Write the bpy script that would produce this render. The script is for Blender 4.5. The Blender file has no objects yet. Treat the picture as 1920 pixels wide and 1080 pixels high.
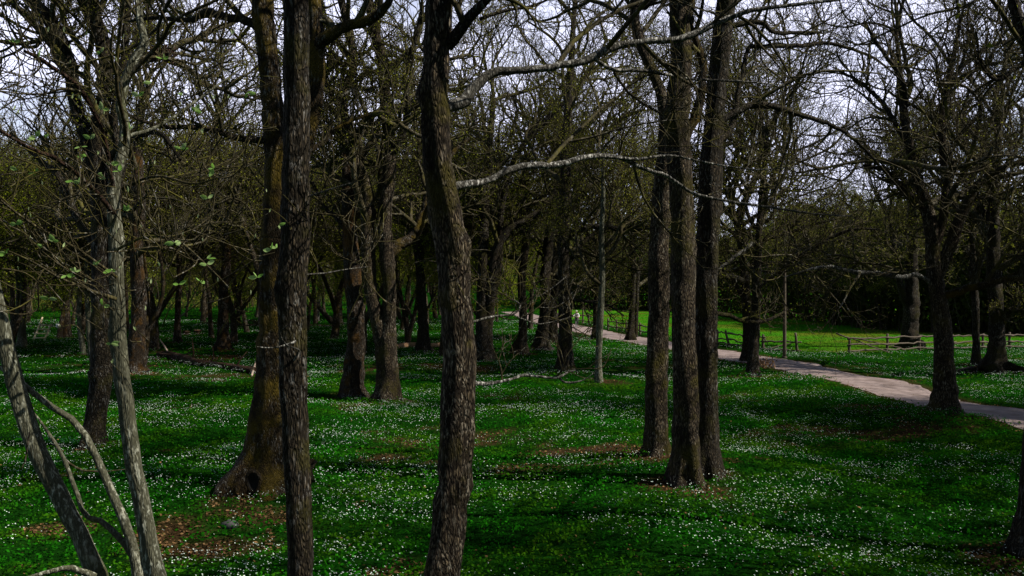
import bpy, math, random
import numpy as np

# ------------------------------------------------------------------ camera, sky, sun, exposure
scene = bpy.context.scene
COL = scene.collection
W_, H_ = 1920.0, 1080.0
F = 1663.0            # focal length in photo pixels
YH = 532.0            # horizon row
CH = 4.6              # camera height
cam_d = bpy.data.cameras.new('camera')
cam = bpy.data.objects.new('camera', cam_d)
COL.objects.link(cam)
cam.location = (0, 0, CH)
cam.rotation_euler = (math.radians(90), 0, 0)
cam_d.sensor_width = 36.0
cam_d.lens = 36.0 * F / W_
cam_d.shift_y = (YH - H_ / 2) / W_
cam_d.clip_start = 0.1
cam_d.clip_end = 3000
scene.camera = cam

SUN_EL = math.radians(47)
SUN_DIR = np.array([1.0, -0.24])          # horizontal direction towards the sun
SUN_DIR = SUN_DIR / np.linalg.norm(SUN_DIR)
SUN_STRENGTH = 5.0
SKY_STRENGTH = 0.065
scene.view_settings.view_transform = 'Standard'
scene.view_settings.look = 'None'
scene.view_settings.gamma = 1.0
scene.view_settings.exposure = 0.55

world = bpy.data.worlds.new('World')
scene.world = world
world.use_nodes = True
nt = world.node_tree
nt.nodes.clear()
w_out = nt.nodes.new('ShaderNodeOutputWorld')
w_bg = nt.nodes.new('ShaderNodeBackground')
sky = nt.nodes.new('ShaderNodeTexSky')
sky.sky_type = 'NISHITA'
sky.sun_disc = False
sky.sun_elevation = SUN_EL
sky.sun_rotation = math.atan2(SUN_DIR[0], SUN_DIR[1])
sky.air_density = 1.0
sky.dust_density = 0.4
w_bg.inputs['Strength'].default_value = SKY_STRENGTH
tc = nt.nodes.new('ShaderNodeTexCoord')
mp = nt.nodes.new('ShaderNodeMapping')
mp.inputs['Scale'].default_value = (1.0, 1.0, 3.2)
nz = nt.nodes.new('ShaderNodeTexNoise')
nz.inputs['Scale'].default_value = 2.6
nz.inputs['Detail'].default_value = 7
nz.inputs['Roughness'].default_value = 0.55
rp = nt.nodes.new('ShaderNodeValToRGB')
rp.color_ramp.elements[0].position = 0.28
rp.color_ramp.elements[1].position = 0.50
sep = nt.nodes.new('ShaderNodeSeparateXYZ')
band = nt.nodes.new('ShaderNodeMapRange')     # the bank of cloud stands low over the horizon, the zenith is clear
band.inputs['From Min'].default_value = 0.62
band.inputs['From Max'].default_value = 0.34
mul = nt.nodes.new('ShaderNodeMath'); mul.operation = 'MULTIPLY'
mx = nt.nodes.new('ShaderNodeMix'); mx.data_type = 'RGBA'
nt.links.new(tc.outputs['Generated'], mp.inputs['Vector'])
nt.links.new(mp.outputs['Vector'], nz.inputs['Vector'])
nt.links.new(nz.outputs['Fac'], rp.inputs['Fac'])
nt.links.new(tc.outputs['Generated'], sep.inputs['Vector'])
nt.links.new(sep.outputs['Z'], band.inputs['Value'])
nt.links.new(rp.outputs['Color'], mul.inputs[0])
nt.links.new(band.outputs['Result'], mul.inputs[1])
fr = nt.nodes.new('ShaderNodeMapRange')       # and fills the half of the sky the wood looks out on
fr.inputs['From Min'].default_value = -0.15
fr.inputs['From Max'].default_value = 0.45
nt.links.new(sep.outputs['Y'], fr.inputs['Value'])
mul2 = nt.nodes.new('ShaderNodeMath'); mul2.operation = 'MULTIPLY'
nt.links.new(mul.outputs[0], mul2.inputs[0]); nt.links.new(fr.outputs['Result'], mul2.inputs[1])
nt.links.new(mul2.outputs[0], mx.inputs['Factor'])
nt.links.new(sky.outputs['Color'], mx.inputs['A'])
mx.inputs['B'].default_value = (12.3, 12.7, 16.4, 1)
nt.links.new(mx.outputs['Result'], w_bg.inputs['Color'])
nt.links.new(w_bg.outputs[0], w_out.inputs['Surface'])

sun_d = bpy.data.lights.new('sun', 'SUN')
sun_d.energy = SUN_STRENGTH
sun_d.angle = math.radians(0.5)
sun_d.color = (1.0, 0.93, 0.82)
sun = bpy.data.objects.new('sun', sun_d)
COL.objects.link(sun)
from mathutils import Vector
sv = Vector((SUN_DIR[0] * math.cos(SUN_EL), SUN_DIR[1] * math.cos(SUN_EL), math.sin(SUN_EL)))
sun.rotation_euler = (-sv).to_track_quat('-Z', 'Y').to_euler()
sun.location = (30, -20, 40)

# ------------------------------------------------------------------ helpers
RS = np.random.RandomState(11)

def P(px, py, d):
    """point at depth d behind photo pixel px, py"""
    return np.array([(px - 960.0) / F * d, d, CH - (py - YH) / F * d])

def GD(py):
    return CH * F / (py - YH)

def G(px, py):
    d = GD(py)
    return np.array([(px - 960.0) / F * d, d, 0.0])

def sstep(a, b, x):
    t = np.clip((x - a) / (b - a), 0, 1)
    return t * t * (3 - 2 * t)

_lat = np.random.RandomState(5).rand(256, 256)
def vnoise(x, y):
    xi = np.floor(x).astype(int); yi = np.floor(y).astype(int)
    fx = x - xi; fy = y - yi
    fx = fx * fx * (3 - 2 * fx); fy = fy * fy * (3 - 2 * fy)
    a = _lat[xi % 256, yi % 256]; b = _lat[(xi + 1) % 256, yi % 256]
    c = _lat[xi % 256, (yi + 1) % 256]; d = _lat[(xi + 1) % 256, (yi + 1) % 256]
    return (a * (1 - fx) + b * fx) * (1 - fy) + (c * (1 - fx) + d * fx) * fy

def fbm(x, y, o=4):
    s = 0; a = 0.5; t = 0
    for i in range(o):
        s = s + a * vnoise(x * 2 ** i + 17.3 * i, y * 2 ** i + 9.1 * i); t += a; a *= 0.5
    return s / t

def gz(x, y):
    x = np.asarray(x, float); y = np.asarray(y, float)
    u = 0.10 * np.sin(x * 0.55 + 0.7 * np.sin(y * 0.21)) + 0.09 * np.sin(y * 0.62 + 1.3) + 0.05 * np.sin(x * 0.9 + y * 0.7)
    u = u * (1 - sstep(40, 62, y))
    far = sstep(150, 360, y) * (13 + 7 * np.sin(x * 0.012 + 0.6))
    return u + far

def mesh_from(name, V, faces, mat, parent=None, smooth=False, attrs=None, loc=None):
    """faces: list of int arrays (n,k)"""
    me = bpy.data.meshes.new(name)
    V = np.ascontiguousarray(V, dtype=np.float32)
    fl = [np.asarray(f, dtype=np.int32) for f in faces if len(f)]
    nl = sum(f.size for f in fl); nf = sum(len(f) for f in fl)
    me.vertices.add(len(V)); me.loops.add(nl); me.polygons.add(nf)
    me.vertices.foreach_set('co', V.ravel())
    me.loops.foreach_set('vertex_index', np.concatenate([f.ravel() for f in fl]))
    tot = np.concatenate([np.full(len(f), f.shape[1], dtype=np.int32) for f in fl])
    st = np.concatenate([[0], np.cumsum(tot)[:-1]]).astype(np.int32)
    me.polygons.foreach_set('loop_start', st)
    me.polygons.foreach_set('loop_total', tot)
    if smooth:
        me.polygons.foreach_set('use_smooth', np.ones(nf, dtype=bool))
    me.update(calc_edges=True)
    if attrs:
        for k, a in attrs.items():
            at = me.attributes.new(k, 'FLOAT', 'POINT')
            at.data.foreach_set('value', np.ascontiguousarray(a, dtype=np.float32))
    me.materials.append(mat)
    o = bpy.data.objects.new(name, me)
    COL.objects.link(o)
    if parent is not None: o.parent = parent
    if loc is not None: o.location = loc
    return o

def tag(o, label=None, cat=None, group=None, kind=None):
    if label: o['label'] = label
    if cat: o['category'] = cat
    if group: o['group'] = group
    if kind: o['kind'] = kind
    return o

def empty(name, loc, rz=0):
    o = bpy.data.objects.new(name, None)
    o.empty_display_size = 0.3
    COL.objects.link(o)
    o.location = tuple(float(v) for v in loc); o.rotation_euler = (0, 0, rz)
    return o

class MB:
    def __init__(s): s.V = []; s.Q = []; s.T = []; s.n = 0
    def add(s, V, Q=None, T=None):
        s.V.append(np.asarray(V, float))
        if Q is not None and len(Q): s.Q.append(np.asarray(Q) + s.n)
        if T is not None and len(T): s.T.append(np.asarray(T) + s.n)
        s.n += len(V)
    def box(s, c, size, rot=0.0, taper=1.0):
        x, y, z = size
        v = np.array([[sx * x / 2 * (taper if sz > 0 else 1), sy * y / 2 * (taper if sz > 0 else 1), sz * z / 2] for sz in (-1, 1) for sy in (-1, 1) for sx in (-1, 1)])
        cr, sr = math.cos(rot), math.sin(rot)
        v = np.stack([v[:, 0] * cr - v[:, 1] * sr, v[:, 0] * sr + v[:, 1] * cr, v[:, 2]], 1) + np.asarray(c)
        s.add(v, [[0, 2, 3, 1], [4, 5, 7, 6], [0, 1, 5, 4], [2, 6, 7, 3], [0, 4, 6, 2], [1, 3, 7, 5]])
    def tubes(s, pts, rad, sides=4, lump=0.0, rng=None, cap=True):
        pts = np.asarray(pts, float); rad = np.asarray(rad, float)
        if pts.ndim == 2: pts = pts[None]; rad = rad[None]
        B, Pn, _ = pts.shape
        if B == 0: return
        T = np.gradient(pts, axis=1)
        T /= np.linalg.norm(T, axis=2, keepdims=True) + 1e-9
        mean = T.mean(1)
        ref = np.zeros((B, 3)); ref[np.arange(B), np.argmin(np.abs(mean), axis=1)] = 1
        N = np.cross(T, ref[:, None, :]); N /= np.linalg.norm(N, axis=2, keepdims=True) + 1e-9
        Bn = np.cross(T, N)
        a = np.arange(sides) * 2 * math.pi / sides
        R = rad[:, :, None] * np.ones(sides)
        if lump > 0:
            ph = (rng or RS).rand(B, 1, 1, 6) * 6.28
            k = np.arange(Pn)[None, :, None]
            aa = a[None, None, :]
            R = R * (1 + lump * (np.sin(2 * aa + ph[..., 0] + k * 0.13) * 0.5 + np.sin(3 * aa + ph[..., 1] - k * 0.21) * 0.4
                     + np.sin(5 * aa + ph[..., 2] + k * 0.33) * 0.35 + 0.4 * np.sin(k * 0.45 + ph[..., 3]) + 0.3 * np.sin(7 * aa + k * .5 + ph[..., 4])))
        V = pts[:, :, None, :] + R[..., None] * (np.cos(a)[None, None, :, None] * N[:, :, None, :] + np.sin(a)[None, None, :, None] * Bn[:, :, None, :])
        V = V.reshape(-1, 3)
        b = np.arange(B)[:, None, None] * Pn * sides
        i = np.arange(Pn - 1)[None, :, None] * sides
        j = np.arange(sides)[None, None, :]; j2 = (j + 1) % sides
        Q = np.stack([b + i + j, b + i + j2, b + i + sides + j2, b + i + sides + j], -1).reshape(-1, 4)
        s.add(V, Q)
        if cap and sides == 4:
            base = s.n - len(V)
            e = np.arange(B) * Pn * sides + base
            s.Q.append(np.stack([e + 3, e + 2, e + 1, e], 1)); e2 = e + (Pn - 1) * sides
            s.Q.append(np.stack([e2, e2 + 1, e2 + 2, e2 + 3], 1))
    def bar(s, a, b, r0, r1=None, sides=8, n=5, wob=0.0):
        a = np.asarray(a, float); b = np.asarray(b, float); r1 = r0 if r1 is None else r1
        t = np.linspace(0, 1, n)[:, None]
        p = a * (1 - t) + b * t
        if wob: p[1:-1] += RS.randn(n - 2, 3) * wob
        rr = r0 + (r1 - r0) * t[:, 0]
        L = np.linalg.norm(b - a) + 1e-9
        u = (b - a) / L
        p = np.concatenate([[p[0] ], p, [p[-1]]]); p[0] -= u * 1e-3; p[-1] += u * 1e-3
        rr = np.concatenate([[rr[0] * 0.02], rr, [rr[-1] * 0.02]])
        s.tubes(p, rr, sides, cap=False)
    def build(s, name, mat, parent=None, smooth=False, origin=None, attrs=None):
        if not s.V: return None
        V = np.concatenate(s.V)
        if origin is not None: V = V - np.asarray(origin)
        f = []
        if s.Q: f.append(np.concatenate(s.Q))
        if s.T: f.append(np.concatenate(s.T))
        return mesh_from(name, V, f, mat, parent, smooth, attrs)

# ------------------------------------------------------------------ materials
def new_mat(name):
    m = bpy.data.materials.new(name); m.use_nodes = True
    nt = m.node_tree
    b = nt.nodes['Principled BSDF']
    return m, nt, b

def N(nt, t, **kw):
    n = nt.nodes.new(t)
    for k, v in kw.items():
        if k in n.inputs: n.inputs[k].default_value = v
        else: setattr(n, k, v)
    return n

def ramp(nt, src, p0, p1, c0=(0, 0, 0, 1), c1=(1, 1, 1, 1)):
    r = nt.nodes.new('ShaderNodeValToRGB')
    r.color_ramp.elements[0].position = p0; r.color_ramp.elements[1].position = p1
    r.color_ramp.elements[0].color = c0; r.color_ramp.elements[1].color = c1
    nt.links.new(src, r.inputs['Fac'])
    return r.outputs['Color']

def mixc(nt, fac, a, b):
    m = nt.nodes.new('ShaderNodeMix'); m.data_type = 'RGBA'
    if isinstance(fac, (int, float)): m.inputs['Factor'].default_value = fac
    else: nt.links.new(fac, m.inputs['Factor'])
    for k, v in (('A', a), ('B', b)):
        if isinstance(v, tuple): m.inputs[k].default_value = (*v[:3], 1)
        else: nt.links.new(v, m.inputs[k])
    return m.outputs['Result']

def mathn(nt, op, a, b):
    m = nt.nodes.new('ShaderNodeMath'); m.operation = op
    for i, v in enumerate((a, b)):
        if isinstance(v, (int, float)): m.inputs[i].default_value = v
        else: nt.links.new(v, m.inputs[i])
    return m.outputs[0]

def bark(name, dark, light, moss=(0.10, 0.075, 0.006), moss_amt=0.3, speck=0.5, scale=1.0, lichen=(0.34, 0.33, 0.30), bump=0.9):
    m, nt, b = new_mat(name)
    tc = nt.nodes.new('ShaderNodeTexCoord')
    oi = nt.nodes.new('ShaderNodeObjectInfo')
    off = nt.nodes.new('ShaderNodeVectorMath'); off.operation = 'ADD'
    mul = nt.nodes.new('ShaderNodeVectorMath'); mul.operation = 'SCALE'
    mul.inputs[0].default_value = (37.0, 11.0, 53.0)
    nt.links.new(oi.outputs['Random'], mul.inputs['Scale'])
    nt.links.new(tc.outputs['Object'], off.inputs[0]); nt.links.new(mul.outputs[0], off.inputs[1])
    mp = nt.nodes.new('ShaderNodeMapping'); mp.inputs['Scale'].default_value = (1, 1, 0.26)
    nt.links.new(off.outputs[0], mp.inputs['Vector'])
    wn = N(nt, 'ShaderNodeTexNoise', Scale=3.0 * scale, Detail=3.0)
    nt.links.new(mp.outputs[0], wn.inputs['Vector'])
    wv = nt.nodes.new('ShaderNodeVectorMath'); wv.operation = 'SCALE'; wv.inputs['Scale'].default_value = 0.16 / scale
    nt.links.new(wn.outputs['Color'], wv.inputs[0])
    wa = nt.nodes.new('ShaderNodeVectorMath'); wa.operation = 'ADD'
    nt.links.new(mp.outputs[0], wa.inputs[0]); nt.links.new(wv.outputs[0], wa.inputs[1])
    vo = N(nt, 'ShaderNodeTexVoronoi', Scale=31.0 * scale); vo.feature = 'DISTANCE_TO_EDGE'
    nt.links.new(wa.outputs[0], vo.inputs['Vector'])
    plates = ramp(nt, vo.outputs['Distance'], 0.04, 0.28)
    fn = N(nt, 'ShaderNodeTexNoise', Scale=26.0 * scale, Detail=6.0, Roughness=0.7)
    nt.links.new(mp.outputs[0], fn.inputs['Vector'])
    fine = ramp(nt, fn.outputs['Fac'], 0.42, 0.72)
    mixf = mathn(nt, 'MULTIPLY', plates, fine)
    tone = N(nt, 'ShaderNodeTexNoise', Scale=2.3, Detail=5.0, Roughness=0.6)
    nt.links.new(off.outputs[0], tone.inputs['Vector'])
    tn = nt.nodes.new('ShaderNodeMapRange'); tn.inputs['From Min'].default_value = .35; tn.inputs['From Max'].default_value = .65; tn.inputs['To Min'].default_value = .30; tn.inputs['To Max'].default_value = 1.15
    nt.links.new(tone.outputs['Fac'], tn.inputs['Value'])
    col = mixc(nt, mathn(nt, 'MULTIPLY', mixf, tn.outputs['Result']), dark, light)
    # pale lichen flakes
    ln = N(nt, 'ShaderNodeTexNoise', Scale=24.0 * scale, Detail=4.0, Roughness=0.65)
    nt.links.new(wa.outputs[0], ln.inputs['Vector'])
    big = N(nt, 'ShaderNodeTexNoise', Scale=1.1, Detail=3.0)
    nt.links.new(off.outputs[0], big.inputs['Vector'])
    lm = mathn(nt, 'MULTIPLY', ramp(nt, ln.outputs['Fac'], 0.57 - 0.05 * speck, 0.64), ramp(nt, big.outputs['Fac'], 0.38, 0.6))
    lm = mathn(nt, 'MULTIPLY', lm, min(1.0, speck))
    col = mixc(nt, lm, col, lichen)
    mn = N(nt, 'ShaderNodeTexNoise', Scale=1.3, Detail=6.0, Roughness=0.65)
    nt.links.new(off.outputs[0], mn.inputs['Vector'])
    mm = ramp(nt, mn.outputs['Fac'], 0.66 - 0.32 * moss_amt, 0.80 - 0.32 * moss_amt)
    col = mixc(nt, mathn(nt, 'MULTIPLY', mm, 0.85), col, moss)
    nt.links.new(col, b.inputs['Base Color'])
    b.inputs['Roughness'].default_value = 0.95
    b.inputs['Specular IOR Level'].default_value = 0.15
    bp = nt.nodes.new('ShaderNodeBump'); bp.inputs['Strength'].default_value = bump; bp.inputs['Distance'].default_value = 0.045
    h = mathn(nt, 'ADD', mathn(nt, 'MULTIPLY', plates, 0.7), mathn(nt, 'MULTIPLY', fn.outputs['Fac'], 0.6))
    nt.links.new(h, bp.inputs['Height']); nt.links.new(bp.outputs[0], b.inputs['Normal'])
    return m

M = {}
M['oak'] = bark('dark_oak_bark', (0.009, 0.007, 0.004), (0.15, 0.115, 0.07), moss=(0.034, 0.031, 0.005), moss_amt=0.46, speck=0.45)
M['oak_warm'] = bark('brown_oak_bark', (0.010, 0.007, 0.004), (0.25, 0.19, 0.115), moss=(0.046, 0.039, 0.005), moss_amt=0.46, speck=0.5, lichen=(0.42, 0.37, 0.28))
M['mossy'] = bark('mossy_bark', (0.012, 0.008, 0.003), (0.10, 0.065, 0.022), moss=(0.075, 0.052, 0.004), moss_amt=0.66, speck=0.5)
M['halfmoss'] = bark('partly_mossy_bark', (0.010, 0.007, 0.004), (0.13, 0.085, 0.045), moss=(0.075, 0.036, 0.004), moss_amt=0.45, speck=0.6)
M['pale'] = bark('pale_lichened_bark', (0.045, 0.045, 0.028), (0.23, 0.23, 0.16), moss=(0.055, 0.060, 0.018), moss_amt=0.3, speck=0.9, scale=1.3, lichen=(0.38, 0.39, 0.31), bump=0.4)
M['limb'] = bark('grey_limb_bark', (0.028, 0.026, 0.020), (0.34, 0.33, 0.29), moss=(0.05, 0.045, 0.012), moss_amt=0.12, speck=1.0, scale=1.3, lichen=(0.55, 0.54, 0.49), bump=0.4)
M['twig'] = bark('twig_bark', (0.024, 0.020, 0.008), (0.17, 0.14, 0.07), moss=(0.085, 0.078, 0.012), moss_amt=0.45, speck=0.5, bump=0.1)
M['bgtrunk'] = bark('far_trunk_bark', (0.014, 0.010, 0.005), (0.16, 0.12, 0.07), moss=(0.070, 0.046, 0.006), moss_amt=0.38, speck=0.5, bump=0.3)

def simple(name, col, rough=0.8, var=0.25, scale=6.0, trans=0.0):
    m, nt, b = new_mat(name)
    tc = nt.nodes.new('ShaderNodeTexCoord')
    n = N(nt, 'ShaderNodeTexNoise', Scale=scale, Detail=4.0)
    nt.links.new(tc.outputs['Object'], n.inputs['Vector'])
    c = mixc(nt, ramp(nt, n.outputs['Fac'], 0.3, 0.7), tuple(v * (1 - var) for v in col), tuple(min(1, v * (1 + var)) for v in col))
    nt.links.new(c, b.inputs['Base Color'])
    b.inputs['Roughness'].default_value = rough
    b.inputs['Specular IOR Level'].default_value = 0.2
    return m

def leafmat(name, c0, c1, c2=None, trans=0.5, nscale=0.5):
    """thin leaves: colour from a per-leaf value and a slow patchiness over the ground"""
    m, nt, b = new_mat(name)
    at = nt.nodes.new('ShaderNodeAttribute'); at.attribute_name = 'rnd'
    geo = nt.nodes.new('ShaderNodeNewGeometry')
    c = mixc(nt, at.outputs['Fac'], c0, c1)
    if c2:
        n = N(nt, 'ShaderNodeTexNoise', Scale=nscale, Detail=4.0)
        nt.links.new(geo.outputs['Position'], n.inputs['Vector'])
        c = mixc(nt, ramp(nt, n.outputs['Fac'], 0.44, 0.66), c, c2)
    nt.links.new(c, b.inputs['Base Color'])
    b.inputs['Roughness'].default_value = 0.6
    b.inputs['Specular IOR Level'].default_value = 0.0
    tr = nt.nodes.new('ShaderNodeBsdfTranslucent'); nt.links.new(c, tr.inputs['Color'])
    ad = nt.nodes.new('ShaderNodeMixShader'); ad.inputs[0].default_value = trans
    out = nt.nodes['Material Output']
    nt.links.new(b.outputs[0], ad.inputs[1]); nt.links.new(tr.outputs[0], ad.inputs[2]); nt.links.new(ad.outputs[0], out.inputs['Surface'])
    return m

M['cover'] = leafmat('anemone_leaves', (0.003, 0.026, 0.002), (0.018, 0.180, 0.005), (0.045, 0.130, 0.004), trans=0.3)
M['litter'] = leafmat('dry_leaves', (0.035, 0.020, 0.009), (0.25, 0.145, 0.065), trans=0.1)
M['petal'] = leafmat('white_petals', (0.62, 0.74, 0.62), (0.84, 0.95, 0.86), trans=0.3)
M['bud'] = leafmat('spring_leaves', (0.12, 0.14, 0.014), (0.32, 0.33, 0.04), trans=0.5)
M['bud_green'] = leafmat('bright_spring_leaves', (0.15, 0.21, 0.012), (0.36, 0.42, 0.03), trans=0.5)
M['bigleaf'] = leafmat('young_leaves', (0.16, 0.34, 0.05), (0.50, 0.58, 0.30), trans=0.5)
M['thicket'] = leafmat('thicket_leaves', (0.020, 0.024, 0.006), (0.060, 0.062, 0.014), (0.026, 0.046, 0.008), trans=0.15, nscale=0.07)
M['farwood'] = leafmat('far_wood_leaves', (0.09, 0.09, 0.02), (0.24, 0.23, 0.05), (0.12, 0.18, 0.02), trans=0.4, nscale=0.05)
M['rail'] = simple('weathered_rail_wood', (0.085, 0.066, 0.048), scale=9)
M['palewood'] = simple('pale_sawn_wood', (0.50, 0.41, 0.27), scale=9, var=0.15)
M['log'] = bark('rotten_log_bark', (0.02, 0.011, 0.006), (0.19, 0.09, 0.045), moss=(0.04, 0.05, 0.008), moss_amt=0.25, speck=0.4)
M['barelog'] = simple('barkless_log_wood', (0.34, 0.20, 0.11), scale=4)
M['bonewood'] = simple('bleached_wood', (0.34, 0.26, 0.20), scale=8)
M['stone'] = simple('grey_fieldstone', (0.06, 0.06, 0.058), scale=7)
M['hollow'] = simple('hollow_shade_black', (0.004, 0.003, 0.002))  # near-black colour stands in for the shade inside the hollow
M['white'] = simple('white_paint', (0.75, 0.75, 0.72), var=0.05)
M['blackp'] = simple('black_print', (0.02, 0.02, 0.02))
M['nest'] = simple('dead_leaf_clump', (0.045, 0.02, 0.012), scale=12)

# ------------------------------------------------------------------ growing branches (vectorised)
def grow(S, D, L, R0, n, wander, trop, rng, rmin=0.006, tap=0.85, droop=0.0):
    B = len(S)
    pts = np.zeros((B, n, 3)); pts[:, 0] = S
    d = D / (np.linalg.norm(D, axis=1, keepdims=True) + 1e-9)
    bend = rng.randn(B, 3)
    step = (L / (n - 1))[:, None]
    for k in range(1, n):
        bend = 0.68 * bend + 0.73 * rng.randn(B, 3)
        d = d + wander * bend
        d[:, 2] += trop - droop * k / n
        d /= np.linalg.norm(d, axis=1, keepdims=True)
        pts[:, k] = pts[:, k - 1] + d * step
    t = np.linspace(0, 1, n)[None]
    rad = np.maximum(R0[:, None] * (1 - tap * t), rmin)
    return pts, rad

def spawn(pts, rad, num, t0, t1, ang, lk, rng, up=0.3, rk=0.6, lens=None, flat=0.0):
    """num children on each parent row; returns S,D,L,R"""
    B, n, _ = pts.shape
    if lens is None: lens = np.linalg.norm(np.diff(pts, axis=1), axis=2).sum(1)
    t = t0 + (t1 - t0) * ((np.arange(num)[None] + rng.rand(B, num)) / num)
    f = t * (n - 1); i = np.clip(f.astype(int), 0, n - 2); u = (f - i)[..., None]
    b = np.arange(B)[:, None]
    S = pts[b, i] * (1 - u) + pts[b, i + 1] * u
    T = pts[b, i + 1] - pts[b, i]; T /= np.linalg.norm(T, axis=2, keepdims=True) + 1e-9
    R = (rad[b, i] * (1 - u[..., 0]) + rad[b, i + 1] * u[..., 0])
    rn = rng.randn(B, num, 3); rn[..., 2] += up; rn[..., 2] *= (1 - flat)
    pr = rn - (rn * T).sum(-1, keepdims=True) * T
    pr /= np.linalg.norm(pr, axis=-1, keepdims=True) + 1e-9
    A = np.radians(ang * (0.7 + 0.6 * rng.rand(B, num)))[..., None]
    D = T * np.cos(A) + pr * np.sin(A)
    L = lens[:, None] * lk * (1.2 - 0.75 * t) * (0.6 + 0.8 * rng.rand(B, num))
    return S.reshape(-1, 3), D.reshape(-1, 3), L.ravel(), (R * rk).ravel()

def cull(pts, rad, origin, dmin=4.8):
    c = np.array([0, 0, CH]) - np.asarray(origin)
    ok = (np.linalg.norm(pts - c, axis=2).min(1) > dmin) & (pts[:, :, 2].min(1) > 0.25)
    return pts[ok], rad[ok]

def catmull(pts, n):
    pts = np.asarray(pts, float)
    if len(pts) == 2:
        t = np.linspace(0, 1, n)[:, None]; return pts[0] * (1 - t) + pts[1] * t
    p = np.concatenate([[2 * pts[0] - pts[1]], pts, [2 * pts[-1] - pts[-2]]])
    seg = np.linalg.norm(np.diff(pts[:, :3], axis=0), axis=1); cum = np.concatenate([[0], np.cumsum(seg)])
    s = np.linspace(0, cum[-1], n)
    out = []
    for v in s:
        i = min(int(np.searchsorted(cum, v, side='right')) - 1, len(pts) - 2)
        u = (v - cum[i]) / max(seg[i], 1e-9)
        a, b, c, d = p[i], p[i + 1], p[i + 2], p[i + 3]
        out.append(0.5 * ((2 * b) + (-a + c) * u + (2 * a - 5 * b + 4 * c - d) * u * u + (-a + 3 * b - 3 * c + d) * u ** 3))
    return np.array(out)

def leaf_quads(C, size, rng, up=0.0, aspect=0.6):
    """small leaf quads at centres C -> V, Q, rnd"""
    n = len(C)
    a = rng.randn(n, 3); a[:, 2] *= (1 - up); a /= np.linalg.norm(a, axis=1, keepdims=True) + 1e-9
    b = rng.randn(n, 3); b[:, 2] *= (1 - up); b -= (a * b).sum(1, keepdims=True) * a; b /= np.linalg.norm(b, axis=1, keepdims=True) + 1e-9
    s = (size * (0.6 + 0.8 * rng.rand(n)))[:, None] if np.ndim(size) == 0 else (size * (0.6 + 0.8 * rng.rand(n)))[:, None]
    V = np.stack([C - a * s * .5, C + b * s * .5 * aspect, C + a * s * .5, C - b * s * .5 * aspect], 1).reshape(-1, 3)
    Q = np.arange(n * 4).reshape(-1, 4)
    return V, Q, np.repeat(rng.rand(n), 4)

def crown(levels, seeds, rng, origin, mb, leaf_out=None, twig_r=0.006):
    """seeds: (pts,rad) list of parent limbs; levels: list of dicts"""
    cur = seeds
    for li, lv in enumerate(levels):
        nxt = []
        for pts, rad in cur:
            S, D, L, R = spawn(pts, rad, lv['n'], lv.get('t0', 0.2), lv.get('t1', 1.0), lv['ang'], lv['lk'], rng, up=lv.get('up', 0.4), rk=lv.get('rk', 0.6))
            L = np.clip(L, lv.get('lmin', 0.15), lv.get('lmax', 9))
            p, r = grow(S, D, L, np.minimum(R, lv.get('rmax', 1)), lv['p'], lv['w'], lv.get('tr', 0.05), rng, rmin=twig_r, tap=lv.get('tap', 0.8))
            p, r = cull(p, r, origin)
            if len(p) == 0: continue
            mb.tubes(p, r, lv.get('s', 3), cap=False)
            nxt.append((p, r))
        cur = nxt
    if leaf_out is not None:
        for p, r in cur: leaf_out.append(p[:, 1:].reshape(-1, 3))
    return cur

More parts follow.
